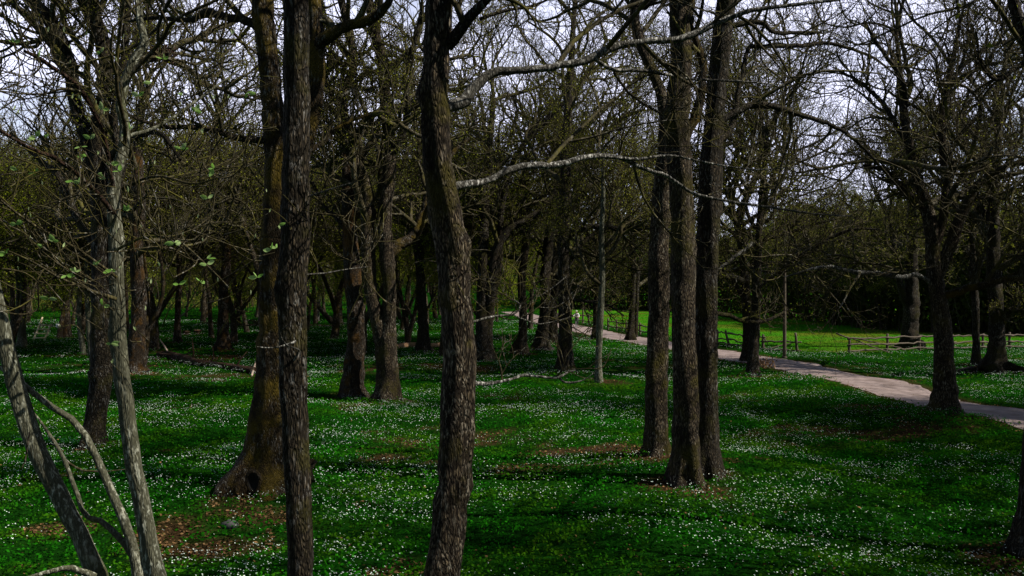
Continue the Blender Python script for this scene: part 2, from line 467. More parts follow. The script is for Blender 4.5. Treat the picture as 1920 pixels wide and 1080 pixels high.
def forks(S, D, L, R, rng, mb, origin, axis, levels=9, tips=None, rmin=.0065, w=.10, sides0=7, dens=1.0):
    """limbs that keep dividing in two, the way oak crowns do: one arm carries on, the other swings out"""
    S = np.asarray(S, float); D = np.asarray(D, float); L = np.asarray(L, float); R = np.asarray(R, float)
    D = D / np.linalg.norm(D, axis=1, keepdims=True)
    for lv in range(levels):
        if len(S) == 0: break
        n = 7 if lv < 2 else 5 if lv < 5 else 4
        p, r = grow(S, D, L, R, n, w * (1 + .10 * lv), .035 + .01 * lv, rng, rmin=rmin, tap=.17)
        c = np.array([0, 0, CH]) - np.asarray(origin)
        ok = (np.linalg.norm(p - c, axis=2).min(1) > 4.8) & (p[:, :, 2].min(1) > 1.2)
        p, r, Lk = p[ok], r[ok], L[ok]
        if len(p) == 0: break
        mb.tubes(p, r, max(3, sides0 - lv), cap=False)
        T = p[:, -1] - p[:, -2]; T /= np.linalg.norm(T, axis=1, keepdims=True)
        m = len(p)
        out = p[:, -1] * [1, 1, 0] - np.asarray(axis) * [1, 1, 0]; out /= np.linalg.norm(out, axis=1, keepdims=True) + .3
        pr = rng.randn(m, 3) + out * .7; pr -= (pr * T).sum(1, keepdims=True) * T; pr /= np.linalg.norm(pr, axis=1, keepdims=True) + 1e-9
        aA = np.radians(rng.uniform(5, 24, m))[:, None]; aB = np.radians(rng.uniform(30, 62, m))[:, None]
        DA = T * np.cos(aA) - pr * np.sin(aA); DB = T * np.cos(aB) + pr * np.sin(aB)
        k = 2
        Sx = [p[:, -1], p[:, -1]]; Dx = [DA, DB]; Lx = [Lk * rng.uniform(.78, .98, m), Lk * rng.uniform(.6, .92, m)]; Rx = [r[:, -1] * .93, r[:, -1] * rng.uniform(.58, .82, m)]
        if lv > 0:      # a spray springing from the middle of the piece
            q = p[:, n // 2]; pr2 = np.cross(T, pr) * rng.choice([-1, 1], m)[:, None]
            aC = np.radians(rng.uniform(40, 75, m))[:, None]; sel = rng.rand(m) < .50 * dens
            Sx.append(q[sel]); Dx.append((T * np.cos(aC) + pr2 * np.sin(aC))[sel]); Lx.append((Lk * .6)[sel]); Rx.append((r[:, n // 2] * .5)[sel])
        if tips is not None and lv >= levels - 3: tips.append(p[:, 1:].reshape(-1, 3))
        S = np.concatenate(Sx); D = np.concatenate(Dx); L = np.clip(np.concatenate(Lx), .22, 9); R = np.maximum(np.concatenate(Rx) * (1.05 if lv < 5 else 1), rmin)
        if lv >= 3:
            keep = (R > rmin * .99) & (rng.rand(len(S)) < (.92 if lv < 6 else .72) * min(1, dens + .1 * (lv < 5)))
            S, D, L, R = S[keep], D[keep], L[keep], R[keep]

def L_full(f=1.0, w=0.15):
    return [dict(n=max(3, int(8 * f)), t0=.15, ang=50, lk=.55, p=9, w=w, tr=.04, s=5, rk=.72, lmax=4.5, up=.7),
            dict(n=max(3, int(6 * f)), t0=.15, ang=45, lk=.62, p=7, w=w * 1.15, tr=.08, s=4, rk=.70, up2=0, lmin=.6, lmax=2.6, up=.4),
            dict(n=max(3, int(4.4 * f)), t0=.1, ang=38, lk=.8, p=6, w=w * 1.2, tr=.09, s=3, rk=.66, lmin=.35, lmax=1.5, up=.3)]

TREES = {}
def hero(key, label, stems, limbs=(), depth=None, h=17.0, bark_m='oak', limb_m=None, twig_m='twig', n1=11, L1=5.0, z0=5.0, lv=None, cat='tree', group=None,
         flare=1.42, seed=1, name='bare_oak_tree', leaves=None, leafsize=0.06, twig_r=0.006, leaf_m='bud', extend=True, lean=(0, 0), sides=20, side_bias=None, burls=()):
    rng = np.random.RandomState(seed * 7 + 3)
    bx, by = stems[0][0][0], stems[0][0][1]
    d = depth if depth else GD(by)
    base = np.array([(bx - 960) / F * d, d, 0.0])
    if depth:      # base out of the frame below: continue the first points to the ground
        base = P(bx, by, d); base[2] = 0
    base[2] = float(gz(base[0], base[1]))
    root = empty(name, base)
    tag(root, label, cat, group)
    tr = MB(); cm = MB(); seeds = []; stemdata = []
    for si, st in enumerate(stems):
        pts = []
        for q in st:
            dd = q[3] if len(q) > 3 else 0.0
            p = P(q[0], q[1], d + dd); pts.append([*(p - base), q[2] * (d + dd) / F / 2])
        if si == 0:
            if depth:
                p0 = pts[0]; zz = p0[2]
                sl = (np.array(pts[0][:2]) - np.array(pts[1][:2])) / max(abs(pts[1][2] - pts[0][2]), .1)
                pts[0:0] = [[p0[0] + sl[0] * zz * 0.6, p0[1], 0.15, p0[3] * 1.15]] if zz > 0.8 else []
            pts[0][2] = min(pts[0][2], 0.1)
            pts.insert(0, [pts[0][0], pts[0][1], -0.35, pts[0][3] * (1.25 if flare else 1)])
        last = pts[-1]
        ext = extend if isinstance(extend, bool) else extend[si]
        hs = h if d < 24 else h * .60
        if ext and last[2] < hs - .3:
            dirv = np.array(pts[-1][:3]) - np.array(pts[-2][:3]); dirv /= np.linalg.norm(dirv); dirv[2] = max(dirv[2], .6)
            L = np.array([(hs - last[2])])
            e, er = grow(np.array([last[:3]]), dirv[None], L, np.array([last[3]]), 7, 0.08, 0.05, rng, tap=0.88 if d < 24 else .35)
            for k in range(1, 7): pts.append([*e[0, k], er[0, k]])
        pts = np.array(pts)
        ln = np.linalg.norm(np.diff(pts[:, :3], axis=0), axis=1).sum()
        n = int(np.clip(ln / 0.22, 14, 90))
        c = catmull(pts, n)
        c[:, 3] = np.maximum(c[:, 3], 0.015)
        z = c[:, 2]
        if si == 0 and flare:
            c[:, 3] *= 1 + (flare - 1) * np.exp(-np.maximum(z, 0) / 0.38)
        c[:, :2] += (rng.randn(n, 2) * c[:, 3:4] * 0.05)
        # root buttresses
        a = sides
        mbt = MB(); mbt.tubes(c[:, :3], c[:, 3], a, lump=0.10, rng=rng, cap=False)
        V = mbt.V[0]
        if si == 0 and flare:
            ang = np.arctan2(V[:, 1] - np.repeat(c[:, 1], a), V[:, 0] - np.repeat(c[:, 0], a))
            k = np.exp(-np.maximum(V[:, 2], 0) / 0.45) * (flare - 1) * 0.45
            ph = rng.rand() * 6
            amp = 1 + k * (np.sin(4 * ang + ph) + 0.6 * np.sin(7 * ang + 2 * ph))
            cc = np.repeat(c[:, :2], a, axis=0)
            V[:, :2] = cc + (V[:, :2] - cc) * amp[:, None]
        kn = [(P(bxp, byp, d - br * 0.4) - base, br) for (bxp, byp, br) in (burls if si == 0 else ())]
        for q_ in range(7 if d < 40 else 3):      # knots and old branch collars
            i_ = rng.randint(2, n - 2); a_ = rng.rand() * 6.28
            if c[i_, 2] < 1.6: continue
            kn.append((c[i_, :3] + np.array([math.cos(a_), math.sin(a_), 0]) * c[i_, 3], c[i_, 3] * rng.uniform(.25, .45)))
        for (bc, br) in kn:
            dist = np.linalg.norm(V - bc, axis=1)
            k = np.exp(-(dist / (br * 1.1)) ** 2)
            cc = np.repeat(c[:, :3], a, axis=0); dv = V - cc; dv /= np.linalg.norm(dv, axis=1, keepdims=True) + 1e-9
            V += dv * (k * br * 0.8 * (1 + 0.4 * np.sin(V[:, 2:3][:, 0] * 40) * np.sin(V[:, 0] * 45)))[:, None]
        tr.add(V, mbt.Q[0])
        stemdata.append(c)
    tr.build('trunk', M[bark_m], root, smooth=True)
    for lb in limbs:
        q = lb['p']; d0 = lb.get('d0', 0); d1 = lb.get('d1', 0)
        n = len(q)
        pp = [[*(P(a[0], a[1], d + d0 + (d1 - d0) * i / max(n - 1, 1)) - base), a[2] * (d + d0 + (d1 - d0) * i / max(n - 1, 1)) / F / 2] for i, a in enumerate(q)]
        pp = np.array(pp)
        ln = np.linalg.norm(np.diff(pp[:, :3], axis=0), axis=1).sum()
        c = catmull(pp, int(np.clip(ln / 0.12, 10, 70)))
        c[:, 3] = np.maximum(c[:, 3], 0.006)
        c[1:, :3] += rng.randn(len(c) - 1, 3) * c[1:, 3:4] * 0.12
        m2 = MB(); m2.tubes(c[:, :3], c[:, 3], 8, lump=0.10, rng=rng, cap=False)
        o = m2.build('limb', M[lb.get('m', limb_m or bark_m)], root, smooth=True)
        if lb.get('tw', True):
            idx = np.linspace(0, len(c) - 1, 10).astype(int)
            seeds.append((c[idx, :3][None], c[idx, 3][None], lb.get('tn', 1.0)))
    # automatic limbs above z0
    S_, D_, L_, R_ = [], [], [], []
    for si, c in enumerate(stemdata):
        zz = c[:, 2]; ok = np.where(zz > z0)[0]
        if len(ok) < 3 or n1 == 0: continue
        m = max(2, int(n1 * (1.2 if d < 24 else .62) / len(stemdata)))
        for k in range(m):
            i = ok[int((k + rng.rand()) / m * (len(ok) - 1))]
            fr = (zz[i] - z0) / max(h - z0, 1)
            az = rng.rand() * 6.283 if side_bias is None else side_bias + rng.randn() * 1.0
            el = math.radians(rng.uniform(8, 45) + 30 * fr)
            S_.append(c[i, :3]); D_.append([math.cos(az) * math.cos(el), math.sin(az) * math.cos(el), math.sin(el)])
            L_.append(L1 * .39 * (1 - 0.3 * fr) * rng.uniform(.75, 1.2)); R_.append(min(c[i, 3] * (rng.uniform(.35, .55) if d < 24 else rng.uniform(.55, .85)), .08 if d < 24 else 0.17))
        if c[-1, 3] > .03:
            T0 = c[-1, :3] - c[-3, :3]; T0 /= np.linalg.norm(T0)
            for k in range(3):
                v = rng.randn(3) * .5; v[2] *= .3
                S_.append(c[-1, :3]); D_.append(T0 + v); L_.append(L1 * .34 * rng.uniform(.8, 1.15)); R_.append(min(c[-1, 3] * (.85, .7, .6)[k], .16))
    if leaves is None and d > 24: leaves = .48
    twig_r = max(twig_r, min(.0095, .0055 + d * .00006))
    lo = [] if leaves else None
    if S_:
        forks(S_, D_, L_, R_, rng, cm, base, stemdata[0][-1, :3], levels=7 if d < 24 else 9, tips=lo, rmin=twig_r, dens=.8 if d < 24 else .97)
    levels = lv or L_full(1.0)
    for p, r, f in seeds:
        L2 = [dict(x) for x in levels]
        if f != 1.0:
            L2[0]['n'] = max(2, int(L2[0]['n'] * f)); L2[0]['lk'] *= 0.8
            if p.shape[0] == 1: L2[0]['lmax'] = 1.6
        crown(L2, [(p, r)], rng, base, cm, lo, twig_r)
    if cm.V: cm.build('crown', M[twig_m], root)
    if leaves and lo:
        C = np.concatenate(lo)
        C = C[rng.rand(len(C)) < leaves]
        C = C + rng.randn(*C.shape) * 0.06
        V, Q, rn = leaf_quads(C, leafsize, rng)
        mesh_from('foliage', V, [Q], M[leaf_m], root, attrs={'rnd': rn})
    TREES[key] = (root, d, base)
    return root, d, base

# ------------------------------------------------------------------ ground
PATH_PX = [(960, 585), (985, 591), (1010, 598), (1045, 608), (1090, 617), (1130, 626), (1200, 638), (1270, 650), (1360, 664), (1450, 682), (1520, 694), (1590, 708), (1680, 731), (1760, 749), (1850, 772), (1930, 786), (2080, 822), (2300, 880)]
path_c = catmull(np.array([G(*q) for q in PATH_PX]), 260)

def path_dist(x, y):
    x = np.asarray(x, float); y = np.asarray(y, float)
    out = np.full(x.shape, 1e9)
    pc = path_c[::2]
    for i in range(0, len(x.ravel()), 20000):
        sl = slice(i, i + 20000)
        dx = x.ravel()[sl][:, None] - pc[None, :, 0]; dy = y.ravel()[sl][:, None] - pc[None, :, 1]
        out.ravel()[sl] = np.sqrt((dx * dx + dy * dy).min(1))
    return out

# side of the path / fence where the mown meadow lies
def meadow_mask(x, y):
    px = 960 + x / y * F; py = YH + CH * F / y
    bx = np.array([700, 1000, 1080, 1200, 1340, 1500, 1600, 1800, 2400])
    by = np.array([572, 586, 604, 624, 646, 660, 664, 650, 640])
    m = sstep(0, 6, (np.interp(px, bx, by) - py)) * sstep(1000, 1060, px) 
    return np.where(y > 10, m, 0)

LITTER = [(440, 985, 2.1, 1.0), (420, 960, 1.4, .9), (520, 1000, 1.3, .8), (90, 1000, 1.3, .6), (130, 885, 1.3, .5), (330, 845, .8, .6), (280, 860, .6, .5), (950, 742, 1.6, .7), (1020, 838, .9, .9), (1150, 846, .9, .8),
          (650, 760, 2.2, .6), (380, 672, 3.5, .7), (265, 702, 1.3, .8), (40, 715, 1.5, .8), (75, 668, 2.0, .7), (1290, 925, 1.5, .8), (760, 1045, 1.1, .7), (915, 1035, .8, .7), (690, 940, .5, .5), (1400, 745, 2.6, .6),
          (1150, 690, 2, .4), (330, 760, 2.5, .6), (700, 690, 2.0, .5), (880, 690, 2.5, .6), (1770, 800, 2.2, .8), (1640, 775, 1.5, .5), (1520, 800, 1.4, .5), (30, 1060, 1.0, .5), (1905, 1030, 1.2, .9), (1330, 935, 1.3, .6), (640, 690, 2.0, .4), (500, 755, 2.0, .5), (300, 780, 1.6, .4)]
TREE_BASES = []
def litter_mask(x, y):
    m = np.zeros_like(x)
    for (px, py, r, a) in LITTER:
        g = G(px, py)
        dd = np.sqrt((x - g[0]) ** 2 + ((y - g[1]) * 0.85) ** 2)
        m = np.maximum(m, a * (1 - sstep(r * .3, r * 1.15, dd)))
    for (bx, by, r) in TREE_BASES:
        dd = np.sqrt((x - bx) ** 2 + (y - by) ** 2)
        m = np.maximum(m, 0.8 * (1 - sstep(r * .7, r * 1.8 + .35, dd)))
    n = fbm(x * 0.9 + 40, y * 0.9, 4)
    big = fbm(x * 0.16 + 7, y * 0.16 + 3, 3)
    m = m * .8 + 0.45 * sstep(0.56, 0.70, big)
    n2 = fbm(x * 3.3 + 4, y * 3.3, 3)
    m = m + (n - 0.5) * 1.7 * (.35 + m) + (n2 - .5) * .9 * (.2 + m)
    return np.clip(sstep(0.36, 0.85, m), 0, 1) * .92

def build_ground():
    xs = np.concatenate([-np.geomspace(40, 900, 40)[::-1], np.arange(-39, 39.1, 0.4), np.geomspace(40, 900, 40)])
    ys = np.concatenate([np.linspace(-80, 0, 30), np.arange(0.5, 60, 0.4), np.geomspace(60.4, 1200, 150)])
    X, Y = np.meshgrid(xs, ys)
    x = X.ravel(); y = Y.ravel()
    z = gz(x, y)
    nx, ny = len(xs), len(ys)
    i = np.arange(ny - 1)[:, None] * nx + np.arange(nx - 1)[None]
    Q = np.stack([i, i + 1, i + nx + 1, i + nx], -1).reshape(-1, 4)
    yy = np.maximum(y, 1.0)
    lit = litter_mask(x, y) * (y < 90)
    pd = path_dist(x, y)
    lit = np.maximum(lit, 0.85 * (1 - sstep(1.5, 2.5, pd)) * (y < 110))
    mead = meadow_mask(x, yy)
    m, nt, b = new_mat('woodland_floor')
    al = nt.nodes.new('ShaderNodeAttribute'); al.attribute_name = 'litter'
    am = nt.nodes.new('ShaderNodeAttribute'); am.attribute_name = 'meadow'
    geo = nt.nodes.new('ShaderNodeNewGeometry')
    n1 = N(nt, 'ShaderNodeTexNoise', Scale=1.4, Detail=8.0, Roughness=0.7)
    n2 = N(nt, 'ShaderNodeTexNoise', Scale=22.0, Detail=5.0, Roughness=0.7)
    n3 = N(nt, 'ShaderNodeTexNoise', Scale=0.09, Detail=5.0, Roughness=0.6)
    for n in (n1, n2, n3): nt.links.new(geo.outputs['Position'], n.inputs['Vector'])
    green = mixc(nt, ramp(nt, n1.outputs['Fac'], .35, .7), (0.003, 0.022, 0.002), (0.010, 0.075, 0.004))
    green = mixc(nt, ramp(nt, n2.outputs['Fac'], .35, .65), (0.003, 0.012, 0.002), green)
    brown = mixc(nt, ramp(nt, n2.outputs['Fac'], .35, .65), (0.010, 0.007, 0.003), (0.065, 0.036, 0.018))
    mea = mixc(nt, ramp(nt, n1.outputs['Fac'], .3, .75), (0.022, 0.12, 0.004), (0.042, 0.18, 0.006))
    mea = mixc(nt, ramp(nt, n3.outputs['Fac'], .47, .60), mea, (0.08, 0.10, 0.010))
    c = mixc(nt, al.outputs['Fac'], green, brown)
    c = mixc(nt, am.outputs['Fac'], c, mea)
    nt.links.new(c, b.inputs['Base Color']); b.inputs['Roughness'].default_value = 1.0
    b.inputs['Specular IOR Level'].default_value = 0.0
    bp = nt.nodes.new('ShaderNodeBump'); bp.inputs['Strength'].default_value = 0.6; bp.inputs['Distance'].default_value = 0.06
    nt.links.new(n2.outputs['Fac'], bp.inputs['Height']); nt.links.new(bp.outputs[0], b.inputs['Normal'])
    o = mesh_from('ground', np.stack([x, y, z], 1), [Q], m, smooth=True, attrs={'litter': lit, 'meadow': mead})
    tag(o, kind='structure')

def build_path():
    c = path_c; T = np.gradient(c, axis=0)[:, :2]; T /= np.linalg.norm(T, axis=1, keepdims=True)
    Np = np.stack([-T[:, 1], T[:, 0]], 1)
    k = 9; u = np.linspace(-1, 1, k)
    rows = []
    for i in range(len(c)):
        wl = 1.72 + 0.5 * (fbm(np.array([i * .9]), np.array([3.3]))[0] - .5) * 2
        for v in u:
            q = c[i, :2] + Np[i] * v * wl
            rows.append([q[0], q[1], float(gz(q[0], q[1])) + 0.035 * (1 - abs(v) ** 4) + 0.006])
    V = np.array(rows); n = len(c)
    i = np.arange(n - 1)[:, None] * k + np.arange(k - 1)[None]
    Q = np.stack([i, i + k, i + k + 1, i + 1], -1).reshape(-1, 4)
    m, nt, b = new_mat('gravel_path')
    geo = nt.nodes.new('ShaderNodeNewGeometry')
    n1 = N(nt, 'ShaderNodeTexNoise', Scale=1.2, Detail=8.0, Roughness=0.7)
    n2 = N(nt, 'ShaderNodeTexNoise', Scale=45.0, Detail=4.0, Roughness=0.8)
    for q in (n1, n2): nt.links.new(geo.outputs['Position'], q.inputs['Vector'])
    col = mixc(nt, ramp(nt, n1.outputs['Fac'], .35, .65), (0.12, 0.085, 0.072), (0.30, 0.235, 0.22))  # gravel tone noise, contrast raised so its dark end suggests shadow streaks
    col = mixc(nt, ramp(nt, n2.outputs['Fac'], .3, .7), mixc(nt, .45, col, (0.08, 0.05, 0.04)), col)
    nt.links.new(col, b.inputs['Base Color']); b.inputs['Roughness'].default_value = 0.95
    bp = nt.nodes.new('ShaderNodeBump'); bp.inputs['Strength'].default_value = 0.5; bp.inputs['Distance'].default_value = 0.03
    nt.links.new(n2.outputs['Fac'], bp.inputs['Height']); nt.links.new(bp.outputs[0], b.inputs['Normal'])
    tag(mesh_from('path', V, [Q], m, smooth=True), kind='structure')

# ------------------------------------------------------------------ the trees one can point to
bare = dict(twig_m='twig')
NEAR = L_full(0.75)
# A: centre tree
hero('A', 'thick dark centre trunk cut by the bottom edge, with burl and two long pale limbs',
     [[(820, 1140, 72), (828, 1080, 67), (850, 900, 62), (860, 740, 60), (859, 620, 58), (850, 490, 62), (836, 400, 58), (820, 310, 52), (817, 200, 54), (818, 100, 50), (824, 0, 54), (828, -150, 50), (836, -400, 44)]],
     limbs=[dict(p=[(838, 200, 22), (868, 190, 24), (895, 155, 20), (925, 136, 18), (985, 133, 15), (1050, 124, 15), (1100, 112, 16), (1150, 88, 15), (1210, 78, 13), (1275, 73, 13), (1330, 50, 11), (1400, 22, 9), (1480, 10, 7), (1570, 0, 5)], d1=1.5, m='limb'),
            dict(p=[(1115, 110, 7), (1150, 130, 8), (1200, 132, 8), (1250, 140, 7), (1290, 148, 5), (1380, 152, 4), (1470, 160, 2)], d0=.7, d1=1.7, m='limb', tn=.7),
            dict(p=[(1150, 136, 5), (1180, 175, 5), (1215, 200, 6), (1243, 214, 4)], d0=.9, d1=1.3, m='oak', tn=.5),
            dict(p=[(850, 350, 16), (885, 344, 14), (920, 338, 12), (950, 320, 12), (985, 312, 13), (1050, 308, 13), (1100, 294, 11), (1140, 294, 10), (1165, 297, 9), (1210, 318, 8), (1250, 330, 8), (1300, 362, 6), (1370, 378, 5), (1440, 388, 5), (1520, 400, 3), (1600, 406, 2)], d1=2.0, m='limb'),
            dict(p=[(1140, 294, 6), (1200, 298, 6), (1260, 292, 5), (1340, 308, 4), (1420, 318, 3), (1500, 312, 2)], d0=.9, d1=2.0, m='limb', tn=.7),
            dict(p=[(838, 85, 26), (862, 60, 22), (885, 30, 20), (912, 0, 17), (950, -50, 14), (1000, -110, 10), (1090, -200, 6)], d1=-.5, m='oak'),
            dict(p=[(900, 36, 7), (940, 22, 7), (985, 14, 5), (1020, 2, 4), (1070, -20, 3)], d0=0, d1=.4, m='oak', tn=.6),
            dict(p=[(870, 719, 9), (910, 719, 8), (940, 716, 6), (965, 709, 6), (984, 703, 6), (1010, 706, 5), (1048, 708, 5), (1060, 699, 4), (1078, 694, 3)], d0=0, d1=1.0, m='limb', tn=.4),
            dict(p=[(1048, 708, 5), (1056, 715, 4), (1072, 717, 4), (1095, 712, 2), (1115, 698, 1.5)], d0=.9, d1=1.2, m='limb', tw=False),
            dict(p=[(880, 605, 5), (905, 598, 5), (935, 592, 4), (965, 589, 4), (977, 575, 4), (970, 566, 3), (955, 558, 2)], d0=0, d1=.8, m='limb', tn=.5),
            dict(p=[(965, 592, 3), (985, 600, 2.5), (1010, 608, 2.5), (1050, 600, 2.5), (1085, 590, 1.5)], d0=.7, d1=1.3, m='limb', tn=.5),
            dict(p=[(1010, 556, 1.5), (1035, 540, 2), (1060, 520, 2)], d0=1.2, d1=1.4, m='limb', tw=False),
            dict(p=[(855, 470, 5), (885, 500, 3), (900, 520, 2)], d0=0, d1=.4, m='oak', tn=.4)],
     depth=11.6, h=17, n1=9, L1=4.2, z0=9.2, seed=2, lv=NEAR, flare=1.15, burls=[(874, 462, .10), (868, 340, .08)], sides=32, bark_m='oak_warm', name='bare_oak_tree')

# B: slim straight dark tree
hero('B', 'slim straight blackish trunk in front of the mossy tree, cut by the bottom edge',
     [[(566, 1140, 48), (565, 1080, 45), (558, 900, 46), (552, 760, 48), (549, 640, 50), (550, 500, 50), (553, 350, 50), (556, 200, 48), (555, 60, 46), (553, -40, 45), (550, -300, 40)]],
     limbs=[dict(p=[(545, 690, 4), (560, 655, 4), (540, 650, 3), (525, 625, 2.5), (540, 610, 2)], d0=-.1, d1=-.5, m='limb', tw=False),
            dict(p=[(555, 640, 4), (525, 650, 3), (500, 652, 2), (482, 650, 1.5)], d0=-.2, d1=-.5, m='limb', tw=False),
            dict(p=[(570, 515, 3), (610, 512, 3), (650, 505, 2), (690, 500, 1.5)], d0=0, d1=.5, m='limb', tn=.6),
            dict(p=[(572, 370, 3), (620, 355, 3), (670, 340, 2)], d0=0, d1=-.5, m='limb', tn=.6)],
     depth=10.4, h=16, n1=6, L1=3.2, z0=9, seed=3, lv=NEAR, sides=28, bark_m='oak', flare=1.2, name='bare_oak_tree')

# C: mossy tree with hollow
hero('C', 'mossy golden brown tree with flared foot and a dark hollow low in its trunk',
     [[(485, 925, 98), (488, 890, 84), (494, 850, 70), (502, 790, 61), (510, 700, 57), (512, 600, 53), (514, 480, 50), (517, 360, 46), (515, 250, 42), (508, 150, 40), (498, 60, 38), (492, -40, 36), (488, -300, 28)],
      [(522, 420, 30), (545, 340, 30), (575, 260, 32), (588, 180, 34), (592, 90, 34), (588, 0, 30), (590, -150, 26)]],
     limbs=[dict(p=[(592, 90, 26), (615, 70, 26), (650, 52, 22), (690, 38, 20), (722, 15, 16), (740, -20, 12), (790, -90, 8)], d0=0, d1=-1, m='mossy'),
            dict(p=[(505, 262, 14), (470, 262, 13), (430, 255, 12), (390, 242, 11), (350, 238, 9), (310, 238, 8), (270, 228, 6), (240, 215, 4)], d0=0, d1=-1.5, m='oak_warm'),
            dict(p=[(500, 60, 20), (460, 38, 18), (420, 32, 16), (385, 22, 13), (360, 38, 10), (320, 36, 8), (280, 34, 6), (240, 40, 4)], d0=0, d1=1, m='oak'),
            dict(p=[(560, 290, 12), (600, 270, 10), (640, 235, 8), (690, 215, 6)], d0=0, d1=1, m='mossy')],
     h=19, n1=12, L1=5, z0=10.5, seed=4, bark_m='mossy', flare=1.75, sides=32, lv=L_full(.85), name='mossy_oak_tree')
rootC, dC, bC = TREES['C']
# hollow: a shallow dish coloured near-black as inner shade, with a raised rim
def hollow(px, py, d, w, hgt, root, base):
    c = P(px, py, d) - base
    rings = [(1.35, 0.02), (1.18, -0.035), (1.0, -0.05), (0.85, 0.0)]
    V = []; n = 20
    for s, dy in rings:
        for k in range(n):
            a = 2 * math.pi * k / n
            V.append([c[0] + math.cos(a) * w * s * (1 + .12 * math.sin(3 * a)), c[1] + dy, c[2] + math.sin(a) * hgt * s])
    Q = [[r * n + k, r * n + (k + 1) % n, (r + 1) * n + (k + 1) % n, (r + 1) * n + k] for r in range(3) for k in range(n)]
    o1 = MB(); o1.add(V, Q); o1.build('hollow_rim', M['mossy'], root, smooth=True)
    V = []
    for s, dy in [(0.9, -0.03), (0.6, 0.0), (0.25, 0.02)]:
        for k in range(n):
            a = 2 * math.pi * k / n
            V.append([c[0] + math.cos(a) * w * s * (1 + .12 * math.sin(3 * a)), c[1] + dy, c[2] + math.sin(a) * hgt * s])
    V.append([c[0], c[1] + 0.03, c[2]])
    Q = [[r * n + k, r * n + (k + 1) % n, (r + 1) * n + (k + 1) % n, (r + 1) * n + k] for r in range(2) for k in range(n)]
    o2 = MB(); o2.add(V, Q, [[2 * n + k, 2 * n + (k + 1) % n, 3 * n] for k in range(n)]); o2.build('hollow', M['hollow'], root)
hollow(475, 903, dC - 0.88, 0.13, 0.20, rootC, bC)

# D: pale young trees in the left foreground
hero('D', 'pale lichened young tree curving up from the bottom left corner beside the leafy twigs',
     [[(192, 1120, 38), (185, 1080, 36), (150, 1000, 31), (110, 925, 32), (65, 830, 31), (30, 730, 30), (10, 640, 26), (-6, 570, 24), (-30, 440, 20), (-60, 300, 17), (-90, 150, 14)]],
     limbs=[dict(p=[(178, 1082, 14), (140, 1066, 12), (110, 1068, 10), (70, 1078, 8), (30, 1090, 6)], d0=-.2, d1=-.6, m='pale', tw=False),
            dict(p=[(55, 810, 3), (48, 860, 3), (40, 880, 2)], d0=-.2, d1=-.3, m='oak', tw=False)],
     depth=9.0, h=10, n1=6, L1=2.0, z0=5.5, seed=5, lv=L_full(.5), bark_m='pale', sides=20, flare=1.1, twig_m='twig', name='young_rowan_tree')
hero('D2', 'pale straight young tree beside the bottom left corner, right of the leaning one',
     [[(300, 1120, 42), (288, 1060, 34), (268, 950, 30), (247, 850, 29), (237, 760, 29), (226, 680, 30), (220, 570, 29), (217, 450, 27), (212, 350, 22), (236, 260, 19), (226, 205, 18), (240, 130, 17), (272, 84, 15), (262, 40, 13), (258, -20, 12), (250, -200, 10)]],
     limbs=[dict(p=[(216, 560, 8), (170, 545, 6), (110, 520, 5), (60, 490, 4), (15, 470, 3)], d0=-.1, d1=-1.5, m='twig', tn=.7),
            dict(p=[(217, 470, 6), (270, 445, 5), (330, 450, 4), (380, 490, 3), (430, 540, 2)], d0=-.1, d1=-1.3, m='twig', tn=.7),
            dict(p=[(214, 400, 9), (170, 350, 8), (110, 300, 8), (60, 280, 7), (0, 245, 6)], d0=-.1, d1=-1.2, m='log', tn=.8),
            dict(p=[(212, 350, 9), (190, 240, 9), (150, 165, 9), (105, 130, 8), (72, 108, 7), (46, 96, 6)], d0=-.1, d1=-1.2, m='log', tn=.8),
            dict(p=[(218, 520, 6), (150, 470, 5), (60, 420, 5), (0, 375, 4)], d0=-.1, d1=-1.5, m='twig', tn=.8),
            dict(p=[(226, 260, 8), (300, 235, 6), (380, 180, 5), (450, 130, 3)], d0=.1, d1=.8, m='pale', tn=.8),
            dict(p=[(215, 360, 7), (290, 330, 5), (360, 345, 4), (420, 330, 3)], d0=.1, d1=-.8, m='twig', tn=.8)],
     depth=8.8, h=10, n1=7, L1=2.2, z0=5.8, seed=6, lv=L_full(.5), bark_m='pale', sides=20, flare=1.1, name='young_rowan_tree')
hero('D3', 'thin crooked stem between the two pale young trees at the bottom left',
     [[(262, 1120, 24), (256, 1060, 20), (238, 990, 18), (212, 930, 16), (190, 880, 14), (165, 825, 13), (140, 790, 13), (100, 765, 12), (60, 735, 11), (35, 712, 9), (0, 690, 7), (-40, 660, 5)]],
     limbs=[dict(p=[(250, 1045, 14), (225, 1010, 13), (195, 980, 12), (160, 965, 10), (142, 920, 9), (125, 870, 8), (100, 825, 7), (80, 795, 5), (60, 770, 3)], d0=0, d1=.3, m='pale', tw=False),
            dict(p=[(120, 860, 4), (150, 880, 4), (190, 884, 3), (240, 880, 2)], d0=.2, d1=.4, m='twig', tw=False)],
     depth=9.1, h=4, n1=0, z0=20, seed=7, bark_m='pale', sides=14, flare=1.1, extend=False, name='young_rowan_tree')

